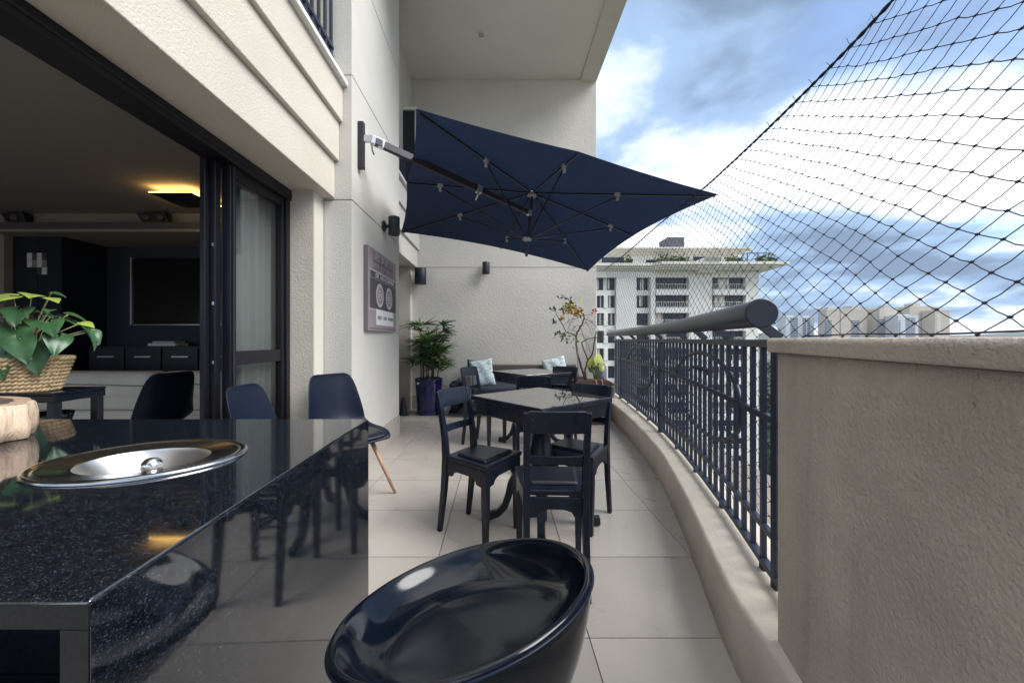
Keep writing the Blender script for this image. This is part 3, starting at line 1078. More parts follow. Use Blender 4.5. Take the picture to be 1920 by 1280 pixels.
def slab(m, xl, yn, yf, z0, z1):
    return m.hexa([(xl, yn, z0), (cr(yn), yn, z0), (cr(yf), yf, z0), (xl, yf, z0)], [(xl, yn, z1), (cr(yn), yn, z1), (cr(yf), yf, z1), (xl, yf, z1)])


SCX, SCY, SA, SB, SROT = -.728, .782, .180, .142, R(12)


def ell(r, k, n=48):
    a = 2 * math.pi * k / n
    x, y = SA * r * math.cos(a), SB * r * math.sin(a)
    return (SCX + x * math.cos(SROT) - y * math.sin(SROT), SCY + x * math.sin(SROT) + y * math.cos(SROT))


# counter top with an oval cut-out
xl, yn, yf = -1.75, .362, 1.183
n = 48
top = MB()
inner = [ell(.90, k) for k in range(n)]
outer = []
for k in range(n):
    a = 2 * math.pi * k / n + SROT
    dx, dy = math.cos(a), math.sin(a)
    ts = []
    for t in ((xl - SCX) / dx if dx < 0 else 1e9, ((cr(SCY) - SCX) / (dx + .0207 * dy)) if dx + .0207 * dy > 0 else 1e9, (yf - SCY) / dy if dy > 1e-6 else 1e9, (yn - SCY) / dy if dy < -1e-6 else 1e9):
        if t > 0:
            ts.append(t)
    t = min(ts)
    outer.append((SCX + dx * t, SCY + dy * t))
corners = [(xl, yn), (cr(yn), yn), (cr(yf), yf), (xl, yf)]
for c in corners:
    k = min(range(n), key=lambda q: (outer[q][0] - c[0]) ** 2 + (outer[q][1] - c[1]) ** 2)
    outer[k] = c
vs = [(x, y, CZ) for x, y in outer] + [(x, y, CZ) for x, y in inner] + [(x, y, CZ - T) for x, y in outer] + [(x, y, CZ - T) for x, y in inner]
fs = []
for k in range(n):
    q = (k + 1) % n
    fs += [(k, q, n + q, n + k), (2 * n + q, 2 * n + k, 3 * n + k, 3 * n + q), (q, k, 2 * n + k, 2 * n + q), (n + k, n + q, 3 * n + q, 3 * n + k)]
top.add(vs, fs)
top.build('counter_top', 'granite', ctr, bevel=.0036, seg=3)
MB().hexa([(cr(yn) - T, yn, 0), (cr(yn), yn, 0), (cr(yf), yf, 0), (cr(yf) - T, yf, 0)],
          [(cr(yn) - T, yn, CZ - T - .0005), (cr(yn), yn, CZ - T - .0005), (cr(yf), yf, CZ - T - .0005), (cr(yf) - T, yf, CZ - T - .0005)]).build('side_panel', 'granite', ctr)
MB().hexa([(cr(yn) + .0001, yn, 0), (cr(yn) + .0012, yn, 0), (cr(yf) + .0012, yf, 0), (cr(yf) + .0001, yf, 0)],
          [(cr(yn) + .0001, yn, CZ - .0038), (cr(yn) + .0012, yn, CZ - .0038), (cr(yf) + .0012, yf, CZ - .0038), (cr(yf) + .0001, yf, CZ - .0038)]).build('side_face', 'granite', ctr)
MB().box(xl, cr(yf) - T - .002, yf - .03, yf - .004, 0, CZ - T - .002).build('back_panel', 'granite', ctr)
MB().box(xl, xl + T, yn, yf - .032, 0, CZ - T - .002).build('side_panel', 'granite', ctr)
MB().box(xl + T + .002, cr(yf) - T - .004, yn + .25, yf - .034, .1, .13).build('shelf', 'navy_panel', ctr)

MB().box(xl, cr(yn) - .0005, yn - .0012, yn - .0001, CZ - T + .0004, CZ - .0042).build('front_edge', 'honed', ctr)
MB().box(cr(yn) - T, cr(yn) - .0005, yn - .0012, yn - .0001, 0, CZ - T - .0006).build('front_edge', 'honed', ctr)
snk = thing('steel_sink', 'oval stainless steel bowl set into the granite counter', 'sink', (SCX, SCY, CZ))


def ell_ring(r, z):
    return [(*ell(r, k), CZ + z) for k in range(n)]


def ell_ring_c(rx, z, cx=SCX, cy=SCY):
    return [(cx + rx * math.cos(2 * math.pi * k / n), cy + rx * math.sin(2 * math.pi * k / n), CZ + z) for k in range(n)]


MB().sweep([ell_ring(1.0, .0008), ell_ring(1.0, .004), ell_ring(.985, .007), ell_ring(.95, .007), ell_ring(.935, .0045), ell_ring(.915, .0045), ell_ring(.905, .006), ell_ring(.89, .005), ell_ring(.64, .0015), ell_ring(.62, .0005)], cap=False).build('rim', 'steel', snk, smooth=True)
MB().sweep([ell_ring(.62, .0), ell_ring(.61, -.003), ell_ring(.60, -.006)] + [ell_ring(.60 - .05 * q, -.006 - .009 * q) for q in range(1, 11)] + [ell_ring(.02, -.097)], cap=False).build('bowl', 'satin', snk, smooth=True, angle=50)
MB().lathe([(.003, -.097), (.008, -.094), (.007, -.03), (.016, -.024), (.020, -.014), (.018, -.004), (.010, .003), (.001, .005)], 20, (SCX + .012, SCY + .0, CZ)).build('knob', 'chrome', snk, smooth=True)

lg = thing('wooden_log_tray', 'pale live edge wooden log bowl on the counter at the left edge', 'bowl', (-1.21, 1.0, CZ))
rl = random.Random(3)
wob = [rl.uniform(-1, 1) for _ in range(64)]


def logr(a, t):
    v = 0
    for q in range(1, 7):
        v += wob[q] * math.cos(q * a + wob[q + 10] * 3) / q * .018
    for q in range(9, 26):
        v += wob[q + 20] * math.cos(q * a + q) * .0022
    return v


LCX, LCY = -1.41, .91
m = MB()
rings = []
for z, s in ((.0, .96), (.003, 1.0), (.03, 1.03), (.06, 1.02), (.084, 1.0), (.089, .98)):
    rings.append([(LCX + (.225 * s + logr(a, z) + .004 * math.sin(9 * a + z * 40)) * math.cos(a), LCY + (.15 * s + logr(a, z)) * math.sin(a), CZ + .0008 + z) for a in [2 * math.pi * k / 96 for k in range(96)]])
m.sweep(rings, cap=False)
m.build('bark_side', 'log', lg, smooth=True)
m = MB()
rings = []
for z, s in ((.0892, .982), (.0895, .83), (.086, .80), (.072, .6), (.068, .05)):
    rings.append([(LCX + (.225 * s + logr(a, z) * s) * math.cos(a), LCY + (.15 * s + logr(a, z) * s) * math.sin(a), CZ + z) for a in [2 * math.pi * k / 96 for k in range(96)]])
mm = MB()
mm.sweep(rings[:2], cap=False).build('rim', 'log_cut', lg, smooth=True)
MB().sweep(rings[1:], cap=False).build('hollow', 'log_dark', lg, smooth=True)

# ------------------------------------------------------------------ glossy bucket stool
st = thing('bucket_stool', 'glossy black bucket bar stool in the centre foreground', 'stool', (-.06, .66, 0))
tilt = Matrix.Rotation(math.sqrt(.176**2 + .236**2), 4, Vector((-.176, -.236, 0)).normalized())
rc = Vector((-.058, .652, .713))
r0 = .22
prof = [(.03, -.205), (.075, -.198), (.118, -.172), (.158, -.125), (.192, -.068), (.213, -.024), (.2205, -.006), (.2195, .002), (.215, .005), (.209, .003), (.203, -.006),
        (.198, -.013), (.189, -.026), (.174, -.040), (.153, -.050), (.12, -.056), (.07, -.059), (.004, -.060)]


def bowl_pt(r, h, a):
    lift = 0
    if r < .2:
        lift = -.012 * max(0, math.cos(a - .6)) * (r / .2)
    return tilt @ Vector((r * math.cos(a), r * math.sin(a), h + lift)) + rc


NB = 72
MB().sweep([[bowl_pt(r, h, 2 * math.pi * k / NB) for k in range(NB)] for r, h in prof]).build('seat_shell', 'gloss', st, smooth=True, subd=1)
MB().tube([bowl_pt(.2208, -.004, 2 * math.pi * k / 96) for k in range(96)], .0022, 6, closed=True).build('rim_trim', 'shell', st, smooth=True)
bc = tilt @ Vector((0, 0, -.205)) + rc
MB().lathe([(.045, 0.47), (.045, .485), (.028, .46), (.028, .03), (.05, .028)], 24, (bc.x, bc.y, 0)).build('column', 'chrome', st, smooth=True, angle=40)
MB().lathe([(.19, .001), (.19, .008), (.17, .016), (.05, .03), (.01, .03)], 40, (bc.x, bc.y, 0)).build('foot_plate', 'chrome', st, smooth=True, angle=40)

# ------------------------------------------------------------------ wooden chairs
def wooden_chair():
    t = thing('wooden_chair', 'x', 'chair', (0, 0, 0), 0, 'black wooden chairs around the square tables')
    fw, rw, dp = .182, .146, .17
    # seat frame
    MB().hexa([(-fw, dp, .440), (fw, dp, .440), (rw, -dp + .012, .440), (-rw, -dp + .012, .440)][::-1],
              [(-fw, dp, .466), (fw, dp, .466), (rw, -dp + .012, .466), (-rw, -dp + .012, .466)][::-1]).build('seat', 'black_wood', t, bevel=.006, seg=3, world=False)
    k = .78
    MB().hexa([(-fw * k, dp * k, .466), (fw * k, dp * k, .466), (rw * k, -dp * k + .03, .466), (-rw * k, -dp * k + .03, .466)][::-1],
              [(-fw * k * .93, dp * k * .93, .483), (fw * k * .93, dp * k * .93, .483), (rw * k * .93, -dp * k * .93 + .03, .483), (-rw * k * .93, -dp * k * .93 + .03, .483)][::-1]).build('cushion', 'leather', t, bevel=.008, seg=3, world=False)
    # front legs
    for s in (-1, 1):
        MB().bar([(s * (fw - .026), dp - .026, 0), (s * (fw - .026), dp - .026, .30), (s * (fw - .026), dp - .026, .438)], [.027, .038, .038], [.027, .038, .038], up=(0, 1, 0)).build('leg', 'black_wood', t, bevel=.004, world=False)
    # rear legs run up into the back posts
    for s in (-1, 1):
        x = s * (rw - .014)
        MB().bar([(x * 1.02, -dp - .045, 0), (x, -dp - .012, .25), (x, -dp + .004, .44), (x, -dp - .006, .56), (x * 1.01, -dp - .040, .74), (x * 1.02, -dp - .062, .832)],
                 [.026, .030, .032, .030, .028, .026], [.028, .036, .042, .036, .028, .022], up=(0, 1, 0)).build('leg', 'black_wood', t, bevel=.004, world=False)
    # aprons with bracketed lower edges

    def apron(L):
        a = L / 2
        return [(-a, .438), (-a, .345), (-a + .035, .350), (-a + .048, .372), (-a + .085, .384), (a - .085, .384), (a - .048, .372), (a - .035, .350), (a, .345), (a, .438)]
    MB().prism(apron(2 * fw - .09), lambda u, z, q: (u, dp - .018 + q, z), -.010, .010).build('apron', 'black_wood', t, bevel=.002, world=False)
    MB().prism(apron(2 * rw - .055), lambda u, z, q: (u, -dp + .006 + q, z), -.008, .008).build('apron', 'black_wood', t, bevel=.002, world=False)
    for s in (-1, 1):
        p0, p1 = Vector((s * (fw - .018), dp - .045, 0)), Vector((s * (rw - .010), -dp + .025, 0))
        d = (p1 - p0)
        L = d.length
        d.normalize()
        nn = Vector((d.y, -d.x, 0))
        c = (p0 + p1) / 2
        MB().prism(apron(L), lambda u, z, q: c + d * u + nn * q + Vector((0, 0, z)), -.008, .008).build('apron', 'black_wood', t, bevel=.002, world=False)
    # top rail: broad curved board with rounded top corners
    rows = []
    nn_ = 13
    for i in range(nn_):
        u = -1 + 2 * i / (nn_ - 1)
        x = u * (rw - .004)
        bow = -.014 * (1 - u * u)
        zt = .838 - (.018 * max(0, (abs(u) - .86) / .14) ** 2)
        yb, yt = -dp - .036 + bow, -dp - .062 + bow
        rows.append([(x, yb - .009, .736), (x, yt - .009, zt), (x, yt + .009, zt), (x, yb + .009, .736)])
    MB().sweep(rows).build('top_rail', 'black_wood', t, bevel=.003, world=False, smooth=True, angle=35)
    rows = []
    for i in range(9):
        u = -1 + 2 * i / 8
        x = u * (rw - .026)
        bow = -.010 * (1 - u * u)
        rows.append([(x, -dp - .012 + bow - .007, .592), (x, -dp - .020 + bow - .007, .632), (x, -dp - .020 + bow + .007, .632), (x, -dp - .012 + bow + .007, .592)])
    MB().sweep(rows).build('back_slat', 'black_wood', t, bevel=.002, world=False, smooth=True, angle=35)
    return t


def facing(x, y): return math.atan2(y, x) - math.pi / 2


chairs = [
    ((.262, 1.87, 0), facing(.03, 1.0), 'black wooden chair in front of the near table with its back to the camera'),
    ((-.10, 2.26, 0), facing(.82, -.57), 'black wooden chair left of the near table turned sideways'),
    ((.50, 2.42, 0), facing(-.60, -.80), 'black wooden chair on the railing side of the near table'),
    ((.30, 3.42, 0), facing(.02, 1.0), 'black wooden chair with its back turned between the two tables'),
    ((-.14, 4.13, 0), facing(.85, -.53), 'pale shining black chair left of the far table by the printed cushion'),
    ((.63, 4.08, 0), facing(-.52, -.85), 'black wooden chair on the railing side of the far table'),
]
c0 = wooden_chair()
for i, (loc, rz, lab) in enumerate(chairs):
    if i == 0:
        c0.location, c0.rotation_euler = loc, (0, 0, rz)
        c0['label'] = lab
    else:
        copy_tree(c0, loc=loc, rz=rz, label=lab)


# ------------------------------------------------------------------ square pedestal tables
def pedestal_table():
    t = thing('pedestal_table', 'x', 'table', (0, 0, 0), 0, 'square black pedestal tables')
    s = .312
    MB().box(-s, s, -s, s, .762, .787).build('top', 'black_wood', t, bevel=.004, world=False)
    MB().box(-s + .004, s - .004, -s + .004, s - .004, .7873, .7905).build('glass_top', 'table_glass', t, world=False, bevel=.001)
    for a in range(4):
        q = Matrix.Rotation(a * math.pi / 2, 4, 'Z')
        b = MB()
        vs = []
        for z, o_ in ((.668, .050), (.690, .030), (.7615, .022)):
            vs.append(z)
        b.hexa([q @ Vector(p) for p in ((-s + .03, -s + .03, .675), (s - .03, -s + .03, .675), (s - .048, -s + .048, .675), (-s + .048, -s + .048, .675))],
               [q @ Vector(p) for p in ((-s + .018, -s + .018, .7615), (s - .018, -s + .018, .7615), (s - .036, -s + .036, .7615), (-s + .036, -s + .036, .7615))])
        b.build('apron', 'black_wood', t, world=False, bevel=.003)
    MB().box(-.16, .16, -.16, .16, .655, .7).build('top_block', 'black_wood', t, world=False, bevel=.004)
    MB().lathe([(.09, .654), (.09, .635), (.055, .62), (.050, .60), (.060, .585), (.056, .57), (.066, .50), (.080, .455), (.090, .42), (.092, .405), (.080, .395), (.055, .385), (.050, .36), (.075, .345), (.080, .30), (.072, .24), (.04, .225), (.01, .222)], 32).build('column', 'black_wood', t, smooth=True, world=False, angle=45)
    for a in range(4):
        q = Matrix.Rotation(a * math.pi / 2 + math.pi / 4, 4, 'Z')
        pts = [(.05, .325), (.10, .33), (.15, .30), (.185, .235), (.20, .165), (.225, .095), (.27, .048), (.325, .030), (.365, .030)]
        MB().bar([q @ Vector((r, 0, z)) for r, z in pts], [.05, .05, .048, .046, .044, .042, .042, .044, .046], [.06, .07, .066, .058, .050, .046, .046, .050, .058], up=(q @ Vector((0, 1, 0)))).build('leg', 'black_wood', t, world=False, bevel=.006, seg=3)
    return t


t0 = pedestal_table()
t0.location = (.262, 2.375, 0)
t0.rotation_euler = (0, 0, R(39.8))
t0['label'] = 'near square black table mirroring the small tree in its glass top'
copy_tree(t0, loc=(.36, 4.17, 0), rz=R(34), label='far square black table in front of the rattan bench')


# ------------------------------------------------------------------ shell chairs
def shell_chair():
    t = thing('shell_chair', 'x', 'chair', (0, 0, 0), 0, 'dark moulded shell chairs')
    path = [(.225, .418), (.215, .436), (.16, .443), (.06, .432), (-.05, .425), (-.13, .438), (-.185, .485), (-.215, .56), (-.235, .66), (-.252, .76), (-.266, .84), (-.270, .872), (-.268, .882)]
    wid = [.19, .205, .222, .232, .236, .236, .233, .226, .214, .198, .180, .155, .12]
    lift = [.0, .01, .03, .05, .062, .066, .05, .02, .0, 0, 0, 0, 0]
    fwd = [0, 0, 0, 0, 0, .01, .045, .075, .075, .06, .045, .03, .02]

    def fn(u, v):
        f = u * (len(path) - 1)
        i = min(int(f), len(path) - 2)
        w = f - i
        y, z = lerp(path[i][0], path[i + 1][0], w), lerp(path[i][1], path[i + 1][1], w)
        W, Lf, Fw = lerp(wid[i], wid[i + 1], w), lerp(lift[i], lift[i + 1], w), lerp(fwd[i], fwd[i + 1], w)
        s = 2 * v - 1
        return (W * s, y + Fw * abs(s) ** 2.4, z + Lf * abs(s) ** 2.4)
    MB().grid(fn, 13, 13).build('shell', 'shell', t, solid=.009, subd=2, world=False)

    def fp(u, v):
        p = fn(.05 + u * .36, .1 + v * .8)
        return (p[0], p[1], p[2] + .012 + .016 * math.sin(math.pi * min(1, max(0, u))) * math.sin(math.pi * v))
    MB().grid(fp, 8, 8).build('seat_pad', 'leather', t, solid=.012, subd=1, world=False)
    for sx in (-1, 1):
        for sy in (-1, 1):
            MB().tube([(sx * .11, sy * .10, .412), (sx * .235, sy * .225, 0)], [.017, .010], 12).build('leg', 'wood_leg', t, smooth=True, world=False)
        MB().bar([(sx * .115, .12, .405), (sx * .115, -.12, .405)], .03, .02).build('bracket', 'frame', t, world=False)
    return t


sh = [((-1.09, 2.76, 0), facing(.82, -.57), 'dark shell chair with beech legs beside the wall pier'),
      ((-1.235, 2.20, 0), facing(.99, .06), 'dark shell chair in front of the sliding glass door'),
      ((-2.86, 3.12, 0), facing(-.97, .25), 'dark shell chair inside the living room before the cream sofa')]
s0 = shell_chair()
for i, (loc, rz, lab) in enumerate(sh):
    if i == 0:
        s0.location, s0.rotation_euler = loc, (0, 0, rz)
        s0['label'] = lab
    else:
        copy_tree(s0, loc=loc, rz=rz, label=lab)

# ------------------------------------------------------------------ parasol on its wall arm
um = thing('wall_parasol', 'navy square parasol hung from an arm bolted to the pier wall', 'parasol', (-1.2, 3.24, 2.8))
hub = Vector((.379, 4.27, 2.792))
low = Vector((.313, 4.19, 2.248))
bot = Vector((.305, 4.17, 2.060))
ends = [Vector(p) for p in ((-.594, 2.72, 2.786), (.659, 3.12, 2.675), (2.007, 3.45, 2.447), (1.645, 4.58, 2.389), (1.358, 5.74, 2.161), (.0225, 5.33, 2.411), (-1.289, 5.0, 2.544), (-.945, 3.88, 2.746))]
cn = MB()
for k in range(8):
    A, B = ends[k], ends[(k + 1) % 8]

    def fn(u, v, A=A, B=B):
        q = A.lerp(B, v)
        t = .02 + .98 * u
        p = hub.lerp(q, t * (1 - .022 * 4 * v * (1 - v) * u))
        return p + Vector((0, 0, .016 + .012 * math.sin(math.pi * v) * math.sin(math.pi * u)))
    cn.grid(fn, 10, 8)
cn.build('canopy', 'fabric', um, smooth=True)
for k in range(8):
    A = ends[k]
    rb = MB().bar([hub, hub.lerp(A, .985)], .016, .014).build('rib', 'frame', um)
    c = hub.lerp(A, .51 if k % 2 == 0 else .75)
    c2 = c + Vector((0, 0, -.022))
    MB().bar([low + (c2 - low).normalized() * .03, c2], .013, .013).build('strut', 'frame', rb)
    d = (A - hub).normalized() * .028
    MB().bar([c - d, c + d], .030, .036).build('clip', 'clip', rb, bevel=.004)
    MB().bar([c2 + Vector((0, 0, -.040)), c2], .026, .026, up=(0, 1, 0)).build('clip', 'clip', rb, bevel=.003)
ax = (hub - low).normalized()
MB().tube([bot, hub], .016, 14).build('mast', 'dark_metal', um, smooth=True, angle=40)
for c, nm in ((hub - ax * .03, 'top_hub'), (low, 'lower_hub')):
    MB().tube([c - ax * .02, c + ax * .012], [.024, .034], 18).build(nm, 'clip', um, smooth=True, angle=40)
    for k in range(8):
        d = (ends[k] - hub)
        d = (d - ax * d.dot(ax)).normalized()
        MB().bar([c + d * .026, c + d * .050], .014, .020).build('hub_lug', 'clip', um)
MB().box(-1.199, -1.150, 3.215, 3.265, 2.60, 3.0).build('wall_plate', 'dark_metal', um, bevel=.005)
arm0, arm1 = Vector((-1.055, 3.24, 2.835)), Vector((.335, 4.215, 2.553))
MB().bar([arm0, arm0.lerp(arm1, .62)], .045, .062).build('arm', 'dark_metal', um, bevel=.004)
MB().bar([arm0.lerp(arm1, .58), arm1], .036, .05).build('arm_extension', 'dark_metal', um, bevel=.004)
MB().box(-1.15, -1.075, 3.222, 3.258, 2.83, 2.885).build('hinge', 'silver', um, bevel=.004)
MB().bar([arm0 + Vector((-.035, 0, .015)), arm0.lerp(arm1, .045)], .052, .07).build('arm_collar', 'silver', um, bevel=.004)
MB().tube([arm0 + Vector((-.02, -.03, -.03)), arm0 + Vector((-.015, -.035, -.09)), arm0 + Vector((0, -.035, -.13))], .006, 8).build('lever', 'dark_metal', um, smooth=True)
c = arm0.lerp(arm1, .615)
dd = (arm1 - arm0).normalized()
MB().bar([c - dd * .03, c + dd * .03], .056, .078).build('clamp', 'silver', um, bevel=.005)
MB().tube([c + Vector((0, -.03, -.02)), c + Vector((-.01, -.035, -.07)), c + Vector((-.03, -.035, -.12))], .009, 8).build('clamp_handle', 'silver', um, smooth=True)
MB().bar([arm1 - dd * .02, arm1 + dd * .03], .05, .06).build('mast_clamp', 'silver', um, bevel=.004)

# ------------------------------------------------------------------ wall lamps / speakers, cassette print
wlmp = thing('wall_sconce', 'black cylinder sconce on a round plate high on the pier', 'wall light', (-1.19, 3.93, 2.32))
MB().tube([(-1.199, 3.93, 2.318), (-1.18, 3.93, 2.318)], .055, 24).build('plate', 'speaker', wlmp, smooth=True, angle=40)
MB().tube([(-1.18, 3.93, 2.318), (-1.13, 3.93, 2.318)], .018, 12).build('stem', 'speaker', wlmp, smooth=True)
MB().lathe([(.056, -.093), (.058, -.09), (.058, .09), (.055, .093), (.045, .093), (.045, -.08), (.02, -.08)], 28, (-1.085, 3.93, 2.318)).build('cylinder', 'speaker', wlmp, smooth=True, angle=40)
s2 = thing('corner_speaker', 'black box speaker in the corner beside the far fascia', 'speaker', (-1.2, 6.1, 2.15))
MB().lathe([(.085, -.13), (.092, -.12), (.092, .12), (.085, .13)], 24, (-1.255, 6.08, 2.155), sy=.9).build('body', 'speaker', s2, smooth=True, angle=40)
MB().box(-1.31, -1.20, 6.15, 6.231, 2.12, 2.19).build('mount', 'speaker', s2)
MB().lathe([(.078, -.132), (.03, -.1305)], 20, (-1.255, 6.08, 2.155), sy=.9).build('grille', 'ledge', s2)
s3 = thing('wall_spot', 'small black cylinder light in the middle of the back wall', 'wall light', (-.2, 6.2, 2.29))
MB().lathe([(.058, -.095), (.06, -.09), (.06, .09), (.058, .095), (.045, .095), (.045, -.07), (.02, -.07)], 24, (-.205, 6.135, 2.295)).build('cylinder', 'speaker', s3, smooth=True, angle=40)
MB().box(-.235, -.175, 6.19, 6.231, 2.26, 2.33).build('mount', 'speaker', s3)

pr = thing('cassette_print', 'mauve canvas print of a music cassette on the pier wall', 'picture', (-1.18, 3.8, 1.6))
Y0, Y1, Z0, Z1, FX = 3.36, 4.27, 1.225, 1.985, -1.158
MB().box(-1.198, FX, Y0, Y1, Z0, Z1).build('canvas', 'canvas', pr, bevel=.002)


def flat(y0, y1, z0, z1, lvl, name, mat):
    return MB().box(FX, FX + .0008 * lvl, y0, y1, z0, z1).build(name, mat, pr)


MB().box(-1.196, FX - .002, Y0 - .0012, Y0, Z0 + .002, Z1 - .002).build('side_edge', 'canvas_edge', pr)
flat(Y0 + .06, Y1 - .04, 1.715, 1.775, 1, 'print_band', 'canvas_dark')
flat(Y0 + .05, Y1 - .02, 1.43, 1.708, 1, 'print_window', 'canvas_dark')
flat(Y0 + .02, Y1 - .02, 1.777, 1.787, 2, 'print_line', 'canvas_pale')
flat(Y0 + .02, Y1 - .02, 1.420, 1.429, 2, 'print_line', 'canvas_pale')
flat(Y0 + .02, Y1 - .02, 1.243, 1.252, 2, 'print_line', 'canvas_edge')
flat(Y0 + .22, Y1 - .12, 1.282, 1.432, 3, 'print_label', 'paper')
for yc in (Y0 + .33, Y1 - .27):
    for r, mt, lv in ((.115, 'canvas_pale', 3), (.085, 'canvas', 4), (.05, 'canvas_pale', 5)):
        MB().tube([(FX, yc, 1.57), (FX + .0008 * lv, yc, 1.57)], r, 32).build('reel', mt, pr)
    for q in range(6):
        a = q * math.pi / 3
        MB().tube([(FX, yc + .03 * math.cos(a), 1.57 + .03 * math.sin(a)), (FX + .0056, yc + .03 * math.cos(a), 1.57 + .03 * math.sin(a))], .009, 8).build('reel_tooth', 'canvas_dark', pr)
rs = random.Random(2)
y = Y0 + .13
while y < Y1 - .14:
    w = rs.uniform(.012, .03)
    h = rs.uniform(.03, .13)
    flat(y, y + .006, 1.81, 1.83 + h, 2, 'skyline_mark', 'canvas_dark')
    if rs.random() < .5:
        flat(y, y + w + .02, 1.83 + h - .006, 1.83 + h, 3, 'skyline_mark', 'canvas_dark')
    y += w + .022
flat(Y0 + .13, Y1 - .12, 1.872, 1.877, 4, 'skyline_mark', 'canvas_dark')
flat(Y0 + .13, Y1 - .12, 1.806, 1.812, 4, 'skyline_mark', 'canvas_edge')
# text runs along +Y seen from +X
mt = Matrix(((0, 0, 1, FX + .0036), (1, 0, 0, (Y0 + Y1) / 2 + .02), (0, 1, 0, 1.744), (0, 0, 0, 1)))
for wd, oy in (('LIFE', -.235), ('HAS', -.085), ('NO', .045), ('REWIND', .215)):
    text_mesh(wd, .062, 'title_word', 'paper', pr, Matrix.Translation((0, oy, 0)) @ mt, xs=.98)
mt = Matrix(((0, 0, 1, FX + .0040), (1, 0, 0, (Y0 + Y1) / 2 + .05), (0, 1, 0, 1.352), (0, 0, 0, 1)))
for wd, oy in (('ENJOY', -.185), ('EVERY', -.01), ('MOMENT', .185)):
    text_mesh(wd, .048, 'caption_word', 'canvas_edge', pr, Matrix.Translation((0, oy, 0)) @ mt, xs=.92)

# ------------------------------------------------------------------ rattan bench and cushions
bn = thing('rattan_bench', 'grey brown rattan bench against the back wall', 'bench', (.4, 5.85, 0))
BX0, BX1 = -.50, 1.25
MB().box(BX0, BX1, 6.08, 6.19, .22, .735).build('backrest', 'rattan', bn, bevel=.012)
for x0, x1 in ((BX0, BX0 + .10), (BX1 - .10, BX1)):
    MB().box(x0, x1, 5.52, 6.078, .08, .60).build('armrest', 'rattan', bn, bevel=.012)
MB().box(BX0 + .102, BX1 - .102, 5.54, 6.078, .12, .30).build('seat_base', 'rattan', bn, bevel=.01)
for k in range(2):
    w = (BX1 - BX0 - .21) / 2
    MB().box(BX0 + .105 + k * w, BX0 + .100 + (k + 1) * w, 5.53, 6.07, .302, .43).build('seat_cushion', 'bench_cushion', bn, bevel=.03, seg=4)
for x in (BX0 + .03, BX1 - .03):
    for y in (5.56, 6.14):
        MB().box(x - .025, x + .025, y - .025, y + .025, 0, .2).build('leg', 'rattan', bn)


def pillow(name, label, loc, rot, w, h, mat):
    m = MB()

    def side(sg):
        def fn(u, v):
            a, b = 2 * u - 1, 2 * v - 1
            pin = 1 - .07 * (1 - b * b) * abs(a) ** 4
            pin2 = 1 - .07 * (1 - a * a) * abs(b) ** 4
            th = .062 * (max(0, (1 - a ** 4)) ** .6) * (max(0, (1 - b ** 4)) ** .6)
            th += .006 * math.sin(7 * a + 3 * b)
            return (a * w / 2 * pin, sg * max(th, 0) if max(abs(a), abs(b)) < .999 else 0, b * h / 2 * pin2)
        return fn
    m.grid(side(1), 17, 17)
    m.grid(side(-1), 17, 17)
    o = m.build(name, mat, smooth=True)
    o.location = loc
    o.rotation_euler = rot
    return tag(o, label, 'cushion')


pillow('printed_cushion', 'white and teal leaf print cushion at the left end of the bench', (-.25, 5.86, .625), (R(-16), R(-7), R(12)), .36, .42, 'palm_print')
pillow('printed_cushion', 'grey blue leaf print cushion at the right end of the bench', (.89, 5.98, .69), (R(-20), R(-14), R(-6)), .38, .34, 'palm_print')
pillow('dark_cushion', 'plain dark cushion behind the printed one on the bench', (-.33, 5.98, .61), (R(-14), R(4), R(5)), .36, .42, 'bench_cushion')

# bags on the floor left of the bench
bg = thing('cloth_bag_pile', 'dark cloth bags heaped between the palm pot and the bench', 'bag', (-.7, 5.85, 0))


def lump(cx, cy, z0, rx, ry, h, seed, name, mat):
    def fn(u, v):
        a, b = u * 2 * math.pi, v
        r = (math.sin(math.pi * min(b, .97) * .93 + .2)) ** .55
        p = Vector((cx + rx * r * math.cos(a), cy + ry * r * math.sin(a), z0 + h * b))
        nn = noise.noise(Vector((math.cos(a) * 1.5, math.sin(a) * 1.5, b * 3 + seed))) * .035
        return p + Vector((math.cos(a) * nn, math.sin(a) * nn, nn * .6 * b))
    MB().grid(fn, 25, 12).build(name, mat, bg, smooth=True)


lump(-.70, 5.90, 0, .15, .14, .40, 1, 'bag', 'bag')
lump(-.82, 5.75, 0, .11, .10, .30, 5, 'bag', 'bag_grey')
lump(-.66, 5.88, .36, .11, .10, .14, 9, 'folded_cap', 'bag')
lump(-.60, 5.95, .30, .06, .08, .24, 12, 'bag', 'bag_grey')

cone = thing('door_cone', 'small dark cone standing on the floor behind the pier', 'cone', (-1.44, 5.72, 0))
MB().lathe([(.085, .0), (.085, .012), (.062, .02), (.022, .262), (.012, .27)], 24, (-1.44, 5.72, 0)).build('body', 'speaker', cone, smooth=True, angle=40)
MB().lathe([(.012, .2702), (.004, .280)], 16, (-1.44, 5.72, 0)).build('tip', 'ledge', cone, smooth=True)

